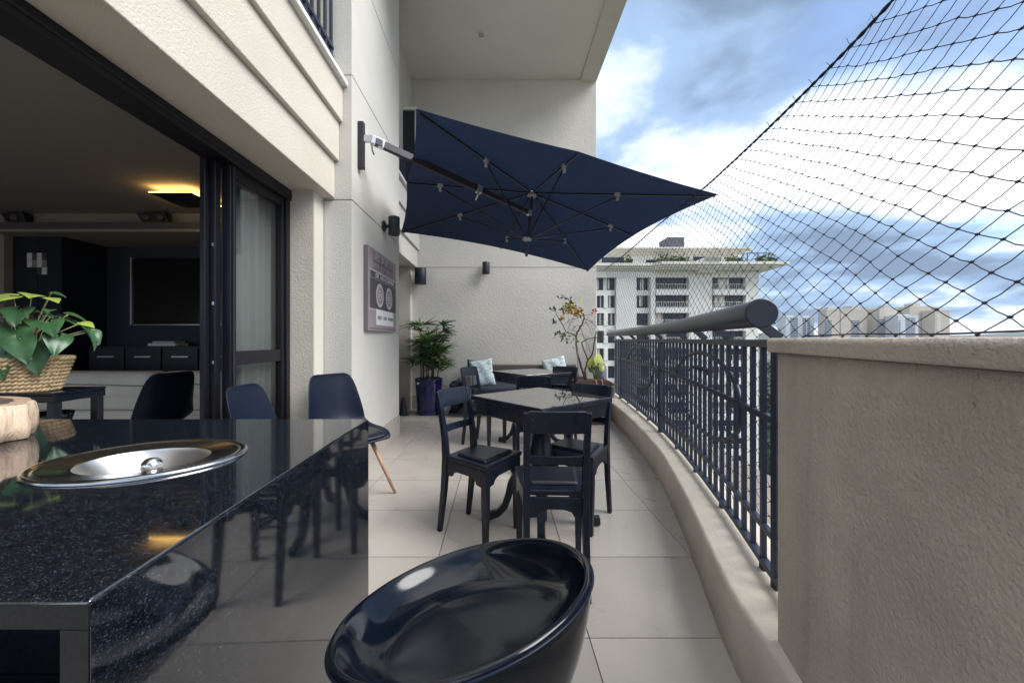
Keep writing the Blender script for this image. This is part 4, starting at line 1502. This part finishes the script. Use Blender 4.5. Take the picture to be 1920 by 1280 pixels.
# ------------------------------------------------------------------ palm in a blue pot
PXc, PYc = -1.075, 5.83
pot = thing('blue_pot', 'tall glossy cobalt blue ceramic pot near the back corner', 'pot', (PXc, PYc, 0))
MB().lathe([(.165, .0), (.185, .004), (.188, .05), (.175, .06), (.182, .075), (.200, .40), (.208, .505), (.216, .515), (.216, .545), (.200, .548), (.192, .50), (.05, .49)], 40, (PXc, PYc, 0)).build('body', 'pot_blue', pot, smooth=True, angle=50)
MB().lathe([(.196, .50), (.10, .515), (.02, .52)], 24, (PXc, PYc, 0)).build('soil', 'soil', pot, smooth=True)
MB().lathe([(.017, -.01), (.02, 0), (.012, .012), (.002, .014)], 10, (PXc - .13, PYc - .19, .485), mat=Matrix.Rotation(R(70), 4, 'X')).build('pebble', 'white_trim', pot, smooth=True)
palm = thing('lady_palm', 'bushy green lady palm growing in the blue pot', 'plant', (PXc, PYc, .5))
rpm = random.Random(21)


def fan_mesh(nb, L, spread, seed):
    rr = random.Random(seed)
    m = MB()
    for k in range(nb):
        a = -spread / 2 + spread * k / (nb - 1) + rr.uniform(-.06, .06)
        ln = L * (1 - .22 * abs(a) / (spread / 2)) * rr.uniform(.9, 1.08)
        wd = .0155 * rr.uniform(.85, 1.2)
        dr = rr.uniform(.12, .45)
        d = Vector((math.sin(a), math.cos(a), 0))
        s = Vector((d.y, -d.x, 0))
        vs, fs = [], []
        prof = (.35, .9, 1.0, .85, .55, .06)
        for i in range(6):
            t = i / 5
            c = d * ln * t + Vector((0, 0, .12 * ln * t - dr * ln * t * t))
            w = s * wd * prof[i]
            vs += [c - w + Vector((0, 0, .003)), c, c + w + Vector((0, 0, .003))]
        for i in range(5):
            for q in range(2):
                fs.append((i * 3 + q, i * 3 + q + 1, i * 3 + q + 4, i * 3 + q + 3))
        m.add(vs, fs)
    return m.mesh('frond')


fans = []
for i in range(6):
    me = fan_mesh(rpm.choice((6, 7, 8)), rpm.uniform(.23, .31), R(rpm.uniform(120, 185)), i)
    me.materials.append(M['palm2' if i == 5 else 'palm'])
    for p in me.polygons:
        p.use_smooth = True
    fans.append(me)
for k in range(11):
    a = k * 2.4
    r = .03 + .012 * k
    h = rpm.uniform(.35, .80) if k else .85
    b0 = Vector((PXc + math.cos(a) * r, PYc + math.sin(a) * r, .5))
    lean = Vector((math.cos(a), math.sin(a), 0)) * rpm.uniform(.02, .10)
    b1 = b0 + Vector((0, 0, h)) + lean
    MB().tube([b0, b0.lerp(b1, .5) + lean * .2, b1], [.010, .008, .005], 7).build('cane', 'bark', palm, smooth=True)
    for q in range(rpm.choice((8, 9))):
        t = rpm.uniform(.30, 1.0) if q else 1.0
        p0 = b0.lerp(b1, t)
        aa = a + rpm.uniform(-2.2, 2.2) + q * 1.9
        rise = rpm.uniform(.2, .9) if t < .9 else rpm.uniform(.6, 1.4)
        pl = rpm.uniform(.08, .17)
        d = Vector((math.cos(aa), math.sin(aa), rise)).normalized()
        p1 = p0 + d * pl
        if p1.z > 1.36:
            p1.z = 1.36
        MB().tube([p0, p1], [.004, .0028], 5).build('stalk', 'palm', palm)
        o = bpy.data.objects.new('frond', rpm.choice(fans))
        col.objects.link(o)
        o.parent = palm
        o.matrix_parent_inverse = xf(palm).inverted()
        o.location = p1
        o.rotation_euler = (R(rpm.uniform(-5, 45)), R(rpm.uniform(-25, 25)), aa - math.pi / 2)
        sc_ = rpm.uniform(.8, 1.1)
        o.scale = (sc_, sc_, sc_)

# ------------------------------------------------------------------ bougainvillea in a brown trough
tr = thing('brown_planter', 'reddish brown rectangular planter at the foot of the small tree', 'planter', (1.28, 5.2, 0))
MB().hexa([(1.07, 5.06, .0), (1.48, 5.06, .0), (1.48, 5.36, .0), (1.07, 5.36, .0)], [(1.05, 5.04, .54), (1.50, 5.04, .54), (1.50, 5.38, .54), (1.05, 5.38, .54)]).build('body', 'terracotta', tr, bevel=.008)
MB().box(1.035, 1.515, 5.025, 5.395, .541, .575).build('rim', 'terracotta', tr, bevel=.006)
MB().box(1.06, 1.49, 5.05, 5.37, .5755, .585).build('soil', 'soil', tr)
for i, x in enumerate((1.27, 1.35)):
    MB().tube([(x, 5.10, .60), (x + .02, 5.03, .60), (x + .03, 5.015, .55), (x + .015 + .03 * i, 5.012, .47)], .008, 6).build('root', 'wood_leg', tr, smooth=True)
bo = thing('bougainvillea_tree', 'sparse bougainvillea with yellow and orange leaves and one magenta bloom', 'plant', (1.2, 5.2, .58))
rb_ = random.Random(5)
poly = {
    'trunk': [([(1.193, .584), (1.134, .761), (1.081, .972), (1.061, 1.13), (1.075, 1.235), (1.134, 1.34), (1.167, 1.432), (1.16, 1.498)], .017, .009),
              ([(1.206, .584), (1.193, .735), (1.226, .867), (1.292, .945), (1.318, 1.13), (1.331, 1.261)], .015, .007)],
    'branch': [([(1.226, .867), (1.16, 1.011), (1.134, 1.103), (1.213, 1.149), (1.318, 1.169), (1.423, 1.169)], .010, .005),
               ([(1.061, 1.182), (1.002, 1.222), (.937, 1.235), (.884, 1.327), (.831, 1.419), (.779, 1.524), (.693, 1.564)], .008, .003),
               ([(1.16, 1.472), (1.068, 1.432), (.976, 1.413), (.91, 1.353)], .005, .002),
               ([(1.167, 1.472), (1.265, 1.485), (1.318, 1.524)], .004, .002),
               ([(1.173, 1.419), (1.265, 1.393), (1.331, 1.327), (1.397, 1.34), (1.476, 1.353)], .005, .002),
               ([(1.16, 1.485), (1.055, 1.577), (.989, 1.656), (.91, 1.722), (.838, 1.755)], .006, .002),
               ([(1.186, 1.393), (1.239, 1.301), (1.279, 1.182)], .004, .002),
               ([(1.331, 1.301), (1.397, 1.235), (1.45, 1.13)], .004, .002),
               ([(1.318, 1.169), (1.384, 1.156), (1.45, 1.209), (1.529, 1.182)], .004, .002),
               ([(1.12, 1.31), (1.16, 1.20), (1.20, 1.08), (1.215, .98)], .004, .002),
               ([(1.26, .95), (1.24, 1.06), (1.20, 1.15)], .004, .002)]}
for nm, lst in poly.items():
    for pts, ra, rz_ in lst:
        n_ = len(pts)
        off = rb_.uniform(-.08, .08) if nm == 'branch' else rb_.uniform(-.02, .02)
        P3 = [Vector((x, 5.2 + off * i / n_ + .02 * math.sin(3 * z), z)) for i, (x, z) in enumerate(pts)]
        P4 = []
        for i in range(n_ - 1):
            for q in range(3):
                P4.append(P3[i].lerp(P3[i + 1], q / 3) + Vector((rb_.uniform(-.006, .006), 0, rb_.uniform(-.004, .004))))
        P4.append(P3[-1])
        MB().tube(P4, [lerp(ra, rz_, i / (len(P4) - 1)) for i in range(len(P4))], 7).build(nm, 'bark', bo, smooth=True)
twg = MB()
for _ in range(46):
    c = Vector((rb_.uniform(.95, 1.5), 5.2 + rb_.uniform(-.12, .12), rb_.uniform(1.12, 1.48)))
    d = Vector((rb_.uniform(-1, 1), rb_.uniform(-.4, .4), rb_.uniform(-.5, .8))).normalized() * rb_.uniform(.08, .2)
    twg.tube([c, c + d * .5 + Vector((0, 0, .02)), c + d + Vector((0, 0, -.01))], [.0022, .0017, .001], 4)
tag(twg.build('twigs', 'bark', bo), kind='stuff')


def leaf_cloud(name, mat, blobs, size):
    m = MB()
    for (cx, cz, rx, rz_, n_) in blobs:
        for _ in range(n_):
            p = Vector((cx + rb_.gauss(0, rx), 5.2 + rb_.gauss(0, .06), cz + rb_.gauss(0, rz_)))
            q = Matrix.Rotation(rb_.uniform(0, 6.28), 4, 'Z') @ Matrix.Rotation(rb_.uniform(-1.2, 1.2), 4, 'X') @ Matrix.Rotation(rb_.uniform(0, 6.28), 4, 'Y')
            s = size * rb_.uniform(.7, 1.3)
            m.add([p + q @ Vector(v) * s for v in ((0, -.5, 0), (.30, -.05, .05), (.18, .3, .02), (0, .55, -.06), (-.18, .3, .02), (-.30, -.05, .05), (0, .0, 0))],
                  [(0, 1, 6), (1, 2, 6), (2, 3, 6), (3, 4, 6), (4, 5, 6), (5, 0, 6)])
    return tag(m.build(name, mat, bo), kind='stuff')


leaf_cloud('yellow_leaves', 'leaf_y', [(.99, 1.62, .055, .05, 30), (1.03, 1.56, .05, .03, 16), (.93, 1.545, .04, .02, 8), (1.10, 1.51, .03, .02, 7)], .062)
leaf_cloud('orange_leaves', 'leaf_o', [(1.03, 1.505, .05, .025, 18), (1.10, 1.50, .03, .03, 10), (.88, 1.46, .022, .03, 7)], .058)
leaf_cloud('green_leaves', 'leaf_g', [(.86, 1.205, .055, .035, 34), (.95, 1.15, .03, .03, 8), (.76, 1.40, .035, .018, 12), (.72, 1.56, .03, .012, 7), (.88, 1.71, .03, .02, 8), (1.05, 1.13, .03, .05, 6), (.94, 1.60, .04, .03, 9), (.86, 1.57, .02, .012, 4)], .050)
leaf_cloud('bloom', 'flower', [(1.318, 1.537, .018, .014, 12)], .045)
MB().tube([(1.085, 5.16, .60), (1.075, 5.15, .85), (1.06, 5.16, 1.10)], .004, 5).build('support_cane', 'palm2', bo, smooth=True)

lm = thing('lime_leaf_plant', 'broad lime green leaf plant beside the small tree', 'plant', (1.36, 5.3, .58))
lme = []
for i, (x, y, z, rx, ry, rz_, s, mt_) in enumerate(((1.385, 5.28, .80, 78, 22, 15, 1.45, 'lime'), (1.30, 5.30, .78, 80, -10, -25, 1.2, 'lime'), (1.33, 5.33, .70, 70, -30, 10, 1.0, 'palm2'), (1.43, 5.3, .72, 75, 40, 5, .8, 'lime'))):
    me = heart_leaf(.13, .11, .35, .3).mesh('leaf')
    me.materials.append(M[mt_])
    o = bpy.data.objects.new('leaf', me)
    col.objects.link(o)
    o.parent = lm
    o.matrix_parent_inverse = xf(lm).inverted()
    o.location = (x, y, z)
    o.rotation_euler = (R(rx), R(ry), R(rz_))
    o.scale = (s, s, s)
    MB().tube([(1.34, 5.3, .585), ((1.34 + x) / 2, 5.3, .68), (x, y, z)], .007, 6).build('stalk', 'palm2', lm, smooth=True)

jr = thing('plastic_jar', 'bluish plastic water jar behind the planter by the railing', 'jar', (1.50, 5.46, 0))
MB().lathe([(.075, .52), (.083, .53), (.085, .745), (.078, .765), (.05, .778), (.02, .78)], 28, (1.475, 5.47, 0)).build('body', 'jar', jr, smooth=True, angle=40)
MB().lathe([(.055, .779), (.055, .80), (.045, .803), (.01, .803)], 20, (1.475, 5.47, 0)).build('lid', 'bag_grey', jr, smooth=True, angle=40)
stn = thing('jar_stand', 'dark square stand carrying the plastic jar', 'stand', (1.475, 5.47, 0))
MB().box(1.385, 1.565, 5.40, 5.56, .48, .518).build('top', 'frame', stn, bevel=.004)
for x in (1.40, 1.55):
    for y in (5.415, 5.545):
        MB().box(x - .014, x + .014, y - .014, y + .014, 0, .479).build('leg', 'frame', stn)
sp_ = thing('kerb_pot', 'small grey pot with a sprig on the kerb by the railing', 'pot', (1.735, 5.85, .25))
MB().lathe([(.05, .252), (.068, .36), (.074, .362), (.072, .38), (.06, .38), (.05, .35), (.01, .35)], 20, (1.735, 5.85, 0)).build('body', 'bag_grey', sp_, smooth=True, angle=40)
for k in range(7):
    a = k * .9
    MB().add(*(lambda c, d, s: ([c, c + d * .5 + s, c + d, c + d * .5 - s], [(0, 1, 2, 3)]))(Vector((1.735, 5.85, .36)), Vector((math.cos(a) * .08, math.sin(a) * .06, .07)), Vector((-math.sin(a), math.cos(a), 0)) * .018)).build('leaf', 'lime', sp_)

# ------------------------------------------------------------------ added pleated sheet standing in for the door glass reflections
cu_ = thing('reflection_sheet', 'grey beige pleated sheet standing in for reflections in the fixed door glass', 'reflection_sheet', (-1.8, 2.6, 0))


def cfn(u, v):
    return (-1.735 + .018 * math.sin(u * 46) + .008 * math.sin(u * 19 + 2), 2.36 + u * .58, .02 + 2.24 * v)


MB().grid(cfn, 70, 2).build('cloth', 'reflection_sheet', cu_, smooth=True, solid=.004)

# ------------------------------------------------------------------ the city outside
GZ = -36.0
M['ground'] = Mat('ground', (0.13, 0.12, 0.09), 0.95).vary(.02, .3).done()
M['grass'] = Mat('grass_ground', (0.075, 0.10, 0.04), 0.95).vary(.15, .35).done()
M['asphalt'] = Mat('asphalt', (0.06, 0.06, 0.062), 0.9).vary(.4, .15).done()
M['apt'] = Mat('apartment_render', (0.80, 0.78, 0.72), 0.85).vary(.25, .06).done()
M['apt_trim'] = Mat('apartment_trim', (0.74, 0.71, 0.63), 0.85).vary(.4, .08).done()
M['apt_glass'] = Mat('apartment_window', (0.025, 0.03, 0.045), 0.12).done()
M['apt_frame'] = Mat('apartment_window_frame', (0.10, 0.10, 0.12), 0.5).done()
M['tower'] = Mat('tower_render', (0.52, 0.47, 0.39), 0.85).vary(.05, .05).done()
M['tower2'] = Mat('pale_tower_render', (0.60, 0.62, 0.64), 0.8).done()
M['tower_glass'] = Mat('tower_glass', (0.10, 0.15, 0.22), 0.2).done()
M['hill'] = Mat('wooded_hill', (0.045, 0.065, 0.035), 0.95).vary(.02, .4).done()
M['tree_leaf'] = Mat('tree_leaves', (0.065, 0.10, 0.03), 0.7).vary(.5, .45).done()
M['tree_leaf2'] = Mat('tree_leaves_dark', (0.04, 0.075, 0.028), 0.7).vary(.5, .45).done()

tag(MB().box(-3000, 7000, -1500, 7000, GZ - 1, GZ).build('ground', 'ground'), kind='structure')
tag(MB().box(-60, 240, 30, 220, GZ + .004, GZ + .03).build('lawn', 'grass'), kind='structure')
tag(MB().hexa([(30, 20, GZ + .034), (38, 20, GZ + .034), (120, 200, GZ + .034), (112, 200, GZ + .034)], [(30, 20, GZ + .05), (38, 20, GZ + .05), (120, 200, GZ + .05), (112, 200, GZ + .05)]).build('road', 'asphalt'), kind='structure')

ap = thing('apartment_block', 'cream apartment block with dark windows and stepped cornice beyond the railing', 'building', (28, 62, GZ))
S = .0845


def bx(px): return (px - 935) * S


def bz(py): return 1.15 + (635 - py) * S


AY = 60.0
MB().box(bx(1060), bx(1418), AY + .5, AY + 22, GZ, bz(509)).build('wall', 'apt', ap)
NROW = 15
FLOOR = 33 * S


def rz0(k): return bz(544 + 33 * k)
def rz1(k): return bz(521 + 33 * k)


for k in range(NROW):
    z1, z0 = rz0(k), rz1(k + 1)
    for p0, p1, d in ((1060, 1153, 0), (1192, 1217, .0), (1226, 1288, -.9), (1332, 1395, -.9)):
        MB().box(bx(p0), bx(p1), AY + d, AY + .498, z0, z1).build('spandrel', 'apt', ap)
for p0, p1, d in ((1060, 1119, -.1), (1154, 1191.5, -.5), (1217.5, 1225.5, -.7), (1288.5, 1331.5, -.6), (1395.5, 1419, -.4)):
    MB().box(bx(p0), bx(p1), AY + d, AY + .4975, GZ, bz(521) - .02).build('pilaster', 'apt', ap)
MB().box(bx(1060), bx(1419), AY - .55, AY + .497, bz(521), bz(509) - .02).build('frieze', 'apt', ap)
# cornice in three projecting mouldings, with a bay in the middle and an overhang to the right
for q, (py0, py1, ex) in enumerate(((509, 506, .9), (505.9, 502, 1.35), (501.9, 497, 1.8))):
    MB().hexa([(bx(1060), AY - ex, bz(py0)), (bx(1216), AY - ex, bz(py0)), (bx(1226), AY - ex - 1.2, bz(py0)), (bx(1428 + 13 * q), AY - ex - 1.2, bz(py0)), (bx(1444 + 12 * q), AY + 6, bz(py0)), (bx(1444), AY + 21, bz(py0)), (bx(1060), AY + 21, bz(py0))],
              [(bx(1060), AY - ex, bz(py1)), (bx(1216), AY - ex, bz(py1)), (bx(1226), AY - ex - 1.2, bz(py1)), (bx(1428 + 13 * q), AY - ex - 1.2, bz(py1)), (bx(1444 + 12 * q), AY + 6, bz(py1)), (bx(1444), AY + 21, bz(py1)), (bx(1060), AY + 21, bz(py1))]).build('cornice', 'apt_trim', ap)
MB().hexa([(bx(1300), AY - 1.5, bz(514)), (bx(1331), AY - 1.5, bz(514)), (bx(1331), AY + .3, bz(514)), (bx(1300), AY + .3, bz(514))],
          [(bx(1302), AY - 3.4, bz(490)), (bx(1329), AY - 3.4, bz(490)), (bx(1329), AY + .3, bz(490)), (bx(1302), AY + .3, bz(490))]).build('cornice_block', 'apt_trim', ap)
# penthouse
MB().box(bx(1185), bx(1405), AY + 3, AY + 18, bz(497) + .02, bz(470)).build('penthouse', 'apt', ap)
for py0, py1, e in ((470, 466, .6), (465.9, 462, 1.1), (461.9, 459, 1.6)):
    MB().box(bx(1179) - e, bx(1408) + e, AY + 3 - e, AY + 18 + e, bz(py0) + .01, bz(py1)).build('penthouse_cornice', 'apt_trim', ap)
MB().box(bx(1276), bx(1310), AY + 4.6, AY + 8, bz(458.9), bz(430)).build('roof_tank', 'apt_frame', ap)
for p0, p1, y0, y1 in ((1225, 1288, 480, 496), (1318, 1345, 474, 495), (1348, 1372, 478, 495)):
    MB().box(bx(p0), bx(p1), AY + 2.9, AY + 2.995, bz(y1), bz(y0)).build('penthouse_window', 'apt_glass', ap)
MB().box(bx(1130), bx(1172), AY + .5, AY + .6, bz(496.5), bz(481)).build('terrace_glass', 'apt_glass', ap)
rt = random.Random(8)
m = MB()
for p0, p1 in ((1172, 1184), (1228, 1290), (1360, 1392), (1420, 1450)):
    for _ in range(int((p1 - p0) * 14)):
        p = Vector((bx(rt.uniform(p0, p1)), AY + rt.uniform(-.9, .6), bz(496.5) + abs(rt.gauss(0, .55))))
        q = Vector((rt.uniform(-1, 1), rt.uniform(-1, 1), rt.uniform(-1, 1))) * .22
        s_ = Vector((rt.uniform(-1, 1), rt.uniform(-1, 1), rt.uniform(-1, 1))) * .22
        m.add([p + q, p + s_, p - q, p - s_], [(0, 1, 2, 3)])
tag(m.build('terrace_plants', 'tree_leaf', ap), kind='stuff')
for px_ in (1405, 1425, 1445):
    MB().box(bx(px_) - .07, bx(px_) + .07, AY + .4, AY + .54, bz(497) + .01, bz(474)).build('pergola_post', 'apt_frame', ap)
MB().box(bx(1403), bx(1448), AY + .35, AY + .58, bz(474), bz(472.6)).build('pergola_beam', 'apt_frame', ap)
MB().bar([(bx(1405), AY + .5, bz(488)), (bx(1447), AY + .5, bz(476))], .09, .09).build('pergola_beam', 'apt_frame', ap)


def win_mesh(w, h, bars):
    g = MB().box(0, w, 0, .03, 0, h).mesh('pane')
    g.materials.append(M['apt_glass'])
    f = MB()
    t = .07
    f.box(0, w, -.06, -.001, 0, t).box(0, w, -.06, -.001, h - t, h)
    for i in range(bars + 1):
        x = (w - t) * i / bars
        f.box(x, x + t, -.055, -.002, t, h - t)
    fm = f.mesh('frame')
    fm.materials.append(M['apt_frame'])
    r = MB()
    r.box(0, w, -.32, -.28, .86, .92).box(0, w, -.32, -.28, .10, .15)
    for i in range(int(w / .28) + 1):
        r.box(i * .28, i * .28 + .035, -.315, -.285, .15, .86)
    rm = r.mesh('railing')
    rm.materials.append(M['apt_trim'])
    return g, fm, rm


cols_ = [(1119.5, 1132, 2, 0), (1140, 1153, 2, 0), (1193, 1216, 2, 0), (1227, 1287, 4, 1), (1333, 1394, 4, 1)]
wms = [win_mesh((p1 - p0) * S, 23 * S, b) for p0, p1, b, r in cols_]
rw_ = random.Random(31)
for k in range(NROW):
    for (p0, p1, b, r), (g, fm, rm) in zip(cols_, wms):
        w = bpy.data.objects.new('window', fm)
        col.objects.link(w)
        w.parent = ap
        w.matrix_parent_inverse = xf(ap).inverted()
        w.location = (bx(p0), AY + (.40 if not r else .30), rz0(k) + .005)
        g_ = bpy.data.objects.new('pane', g)
        col.objects.link(g_)
        g_.parent = w
        if r:
            r_ = bpy.data.objects.new('railing', rm)
            col.objects.link(r_)
            r_.parent = w
            r_.location = (0, -.6, 0)
        if rw_.random() < .5:
            bw_ = (p1 - p0) * S
            x0 = rw_.uniform(.05, .5) * bw_
            bl = MB().box(x0, x0 + bw_ * rw_.uniform(.15, .35), -.012, -.001, .3 * rw_.random(), 23 * S - .07).build('blind', 'apt_trim', w, world=False)
for k in range(1, NROW):
    MB().box(bx(1132.5), bx(1139.5), AY - .12, AY + .4, rz0(k), rz1(k)).build('window_pier', 'apt', ap)

# far towers
def tower(label, p0, p1, ptop, dist, mat, cap=None, strips=(), grp='distant tower blocks on the horizon'):
    s = dist / 710
    x0, x1 = (p0 - 935) * s, (p1 - 935) * s
    zt = 1.15 + (635 - ptop) * s
    t = thing('distant_tower', label, 'building', ((x0 + x1) / 2, dist, GZ), 0, grp)
    dp = (x1 - x0) * .8
    MB().box(x0, x1, dist, dist + dp, GZ, zt).build('body', mat, t)
    if cap:
        a, b, pc = cap
        MB().box((a - 935) * s, (b - 935) * s, dist + dp * .2, dist + dp * .7, zt + .01, 1.15 + (635 - pc) * s).build('roof_block', mat, t)
        MB().box(x0 - .3 * s, x1 + .3 * s, dist - .4 * s, dist + dp, zt - 1.2 * s, zt - .6 * s).build('roof_band', 'apt_trim', t)
    fl = 3.0
    for a, b, top_, mt_ in strips:
        z = 1.15 + (635 - top_) * s
        k = 0
        while k < 16:
            z1 = z - k * fl
            MB().box((a - 935) * s, (b - 935) * s, dist - .35, dist - .01, z1 - 1.7, z1).build('window', mt_, t)
            k += 1
    return t


tower('pale blue glass towers low on the horizon, left of the beige cluster', 1473, 1499, 593, 640, 'tower2', (1478, 1490, 591), [(1482, 1496, 596, 'tower_glass')])
tower('second pale glass tower, just left of the beige cluster', 1501, 1526, 594, 650, 'tower2', (1506, 1520, 592), [(1505, 1511, 597, 'tower_glass'), (1514, 1519, 597, 'tower_glass')])
tower('leftmost beige tower of the horizon cluster with stepped top', 1550, 1574, 579, 600, 'tower', (1556, 1567, 575), [(1547, 1559, 601, 'tower_glass')])
tower('broad beige tower, second from the left in the cluster', 1577, 1626, 579, 610, 'tower', (1605, 1622, 573), [(1596, 1611, 601, 'tower_glass')])
tower('narrow set back beige tower in the middle of the cluster', 1627, 1648, 581, 640, 'tower', (1630, 1640, 576), [])
tower('beige tower beside the white blue block in the cluster', 1649, 1683, 578, 600, 'tower', (1663, 1674, 572), [(1645, 1661, 599, 'tower_glass')])
tower('white and blue block between two beige towers', 1684, 1722, 591, 580, 'tower2', (1690, 1712, 589), [(1698, 1716, 596, 'tower_glass'), (1685, 1688, 601, 'tower_glass')])
tower('tallest beige tower of the cluster with a roof block', 1706, 1747, 574, 620, 'tower', (1719, 1733, 568), [])
tower('rightmost slim beige tower of the cluster', 1753, 1781, 581, 600, 'tower', (1763, 1771, 575), [(1756, 1763, 590, 'apt_trim')])

# hills on the horizon
hm = MB()
for band, (dist, hgt, seed) in enumerate(((1500, 20, 1.0), (2600, 46, 7.0))):
    NN = 120
    front, ridge, back = [], [], []
    for i in range(NN):
        x = -1500 + i * 62 if band else -800 + i * 40
        h = hgt * (.72 + .42 * noise.noise(Vector((x / 420, seed, 0))) + .06 * noise.noise(Vector((x / 60, seed, 4))))
        front.append((x, dist - 350, GZ))
        ridge.append((x, dist, h))
        back.append((x, dist + 500, GZ))
    m = MB().sweep([front, ridge, back], cap=False)
    m.f = [q for q in m.f if max(q) - min(q) < NN * 2 - 1 and not ((min(q) % NN == 0) and any(v % NN == NN - 1 for v in q))]
    tag(m.build('hills', 'hill', smooth=True), kind='structure')

# trees on the ground beyond the railing
def tree_parts(seed, hgt, rad, mat):
    rr = random.Random(seed)
    tk = MB()
    tk.tube([(0, 0, 0), (rr.uniform(-.2, .2), rr.uniform(-.2, .2), hgt * .3), (rr.uniform(-.3, .3), rr.uniform(-.3, .3), hgt * .6)], [.28, .2, .1], 8)
    cl = MB()
    for _ in range(16):
        a = rr.uniform(0, 6.28)
        u = rr.uniform(.15, 1) ** .6
        c = Vector((math.cos(a) * rad * .72 * u, math.sin(a) * rad * .72 * u, hgt * rr.uniform(.42, .86)))
        tk.tube([(0, 0, hgt * rr.uniform(.25, .5)), c], [.1, .03], 5)
        cr_ = rad * rr.uniform(.28, .46)
        for _ in range(150):
            d = Vector((rr.gauss(0, 1), rr.gauss(0, 1), rr.gauss(0, .8))).normalized() * cr_ * rr.uniform(.55, 1.05)
            p = c + d
            q = Vector((rr.uniform(-1, 1), rr.uniform(-1, 1), rr.uniform(-1, 1))) * .26
            s_ = Vector((rr.uniform(-1, 1), rr.uniform(-1, 1), rr.uniform(-1, 1))) * .26
            cl.add([p + q, p + s_, p - q, p - s_], [(0, 1, 2, 3)])
    tm, cm = tk.mesh('trunk'), cl.mesh('crown')
    tm.materials.append(M['bark'])
    cm.materials.append(M[mat])
    return tm, cm


kinds_ = [tree_parts(1, 8, 3.4, 'tree_leaf'), tree_parts(2, 10, 3.8, 'tree_leaf2'), tree_parts(3, 7, 3.0, 'tree_leaf')]
rg = random.Random(77)
spots = []
for _ in range(400):
    if len(spots) >= 46:
        break
    y = rg.uniform(42, 150)
    x = y * rg.uniform(.60, .80) + rg.uniform(-3, 5)
    if any((x - a) ** 2 + (y - b) ** 2 < 22 for a, b in spots) or (AY - 4 < y < AY + 24 and x < bx(1444) + 4):
        continue
    spots.append((x, y))
for i, (x, y) in enumerate(spots):
    tm, cm = kinds_[i % 3]
    t = thing('garden_tree', ['bright green garden tree on the ground beyond the railing', 'tall dark green garden tree on the ground beyond the railing', 'low round green garden tree on the ground beyond the railing'][i % 3], 'tree', (x, y, GZ), rg.uniform(0, 6.28), 'garden trees below the balcony')
    s_ = rg.uniform(.8, 1.25)
    t.scale = (s_, s_, s_)
    for nm, me in (('trunk', tm), ('crown', cm)):
        o = bpy.data.objects.new(nm, me)
        col.objects.link(o)
        o.parent = t

# ------------------------------------------------------------------ thin haze over the city
hz = bpy.data.materials.new('haze_air')
hz.use_nodes = True
hn, hl = hz.node_tree.nodes, hz.node_tree.links
hn.clear()
ho = hn.new('ShaderNodeOutputMaterial')
hv = hn.new('ShaderNodeVolumePrincipled')
hv.inputs['Color'].default_value = (.78, .87, 1.0, 1)
hv.inputs['Density'].default_value = .00011
hl.new(hv.outputs[0], ho.inputs['Volume'])
hzo = tag(MB().box(-3050, 7050, -1550, 7050, GZ - 2.5, 90).build('haze', hz), kind='stuff')

# ------------------------------------------------------------------ woodland beyond the gardens, too dense to tell trees apart
fw_ = MB()
rf_ = random.Random(9)
for _ in range(900):
    y = rf_.uniform(150, 520)
    x = y * rf_.uniform(.45, 1.0)
    hh = rf_.uniform(5, 11)
    rr_ = rf_.uniform(3, 6)
    for _ in range(16):
        d = Vector((rf_.gauss(0, 1), rf_.gauss(0, 1), rf_.gauss(0, .7))).normalized() * rr_ * rf_.uniform(.6, 1)
        p = Vector((x, y, GZ + hh * .6)) + d
        q = Vector((rf_.uniform(-1, 1), rf_.uniform(-1, 1), rf_.uniform(-1, 1))) * 1.5
        t_ = Vector((rf_.uniform(-1, 1), rf_.uniform(-1, 1), rf_.uniform(-1, 1))) * 1.5
        fw_.add([p + q, p + t_, p - q, p - t_], [(0, 1, 2, 3)])
tag(fw_.build('woodland', 'tree_leaf2'), 'dense green woodland on the ground far beyond the railing', kind='stuff')
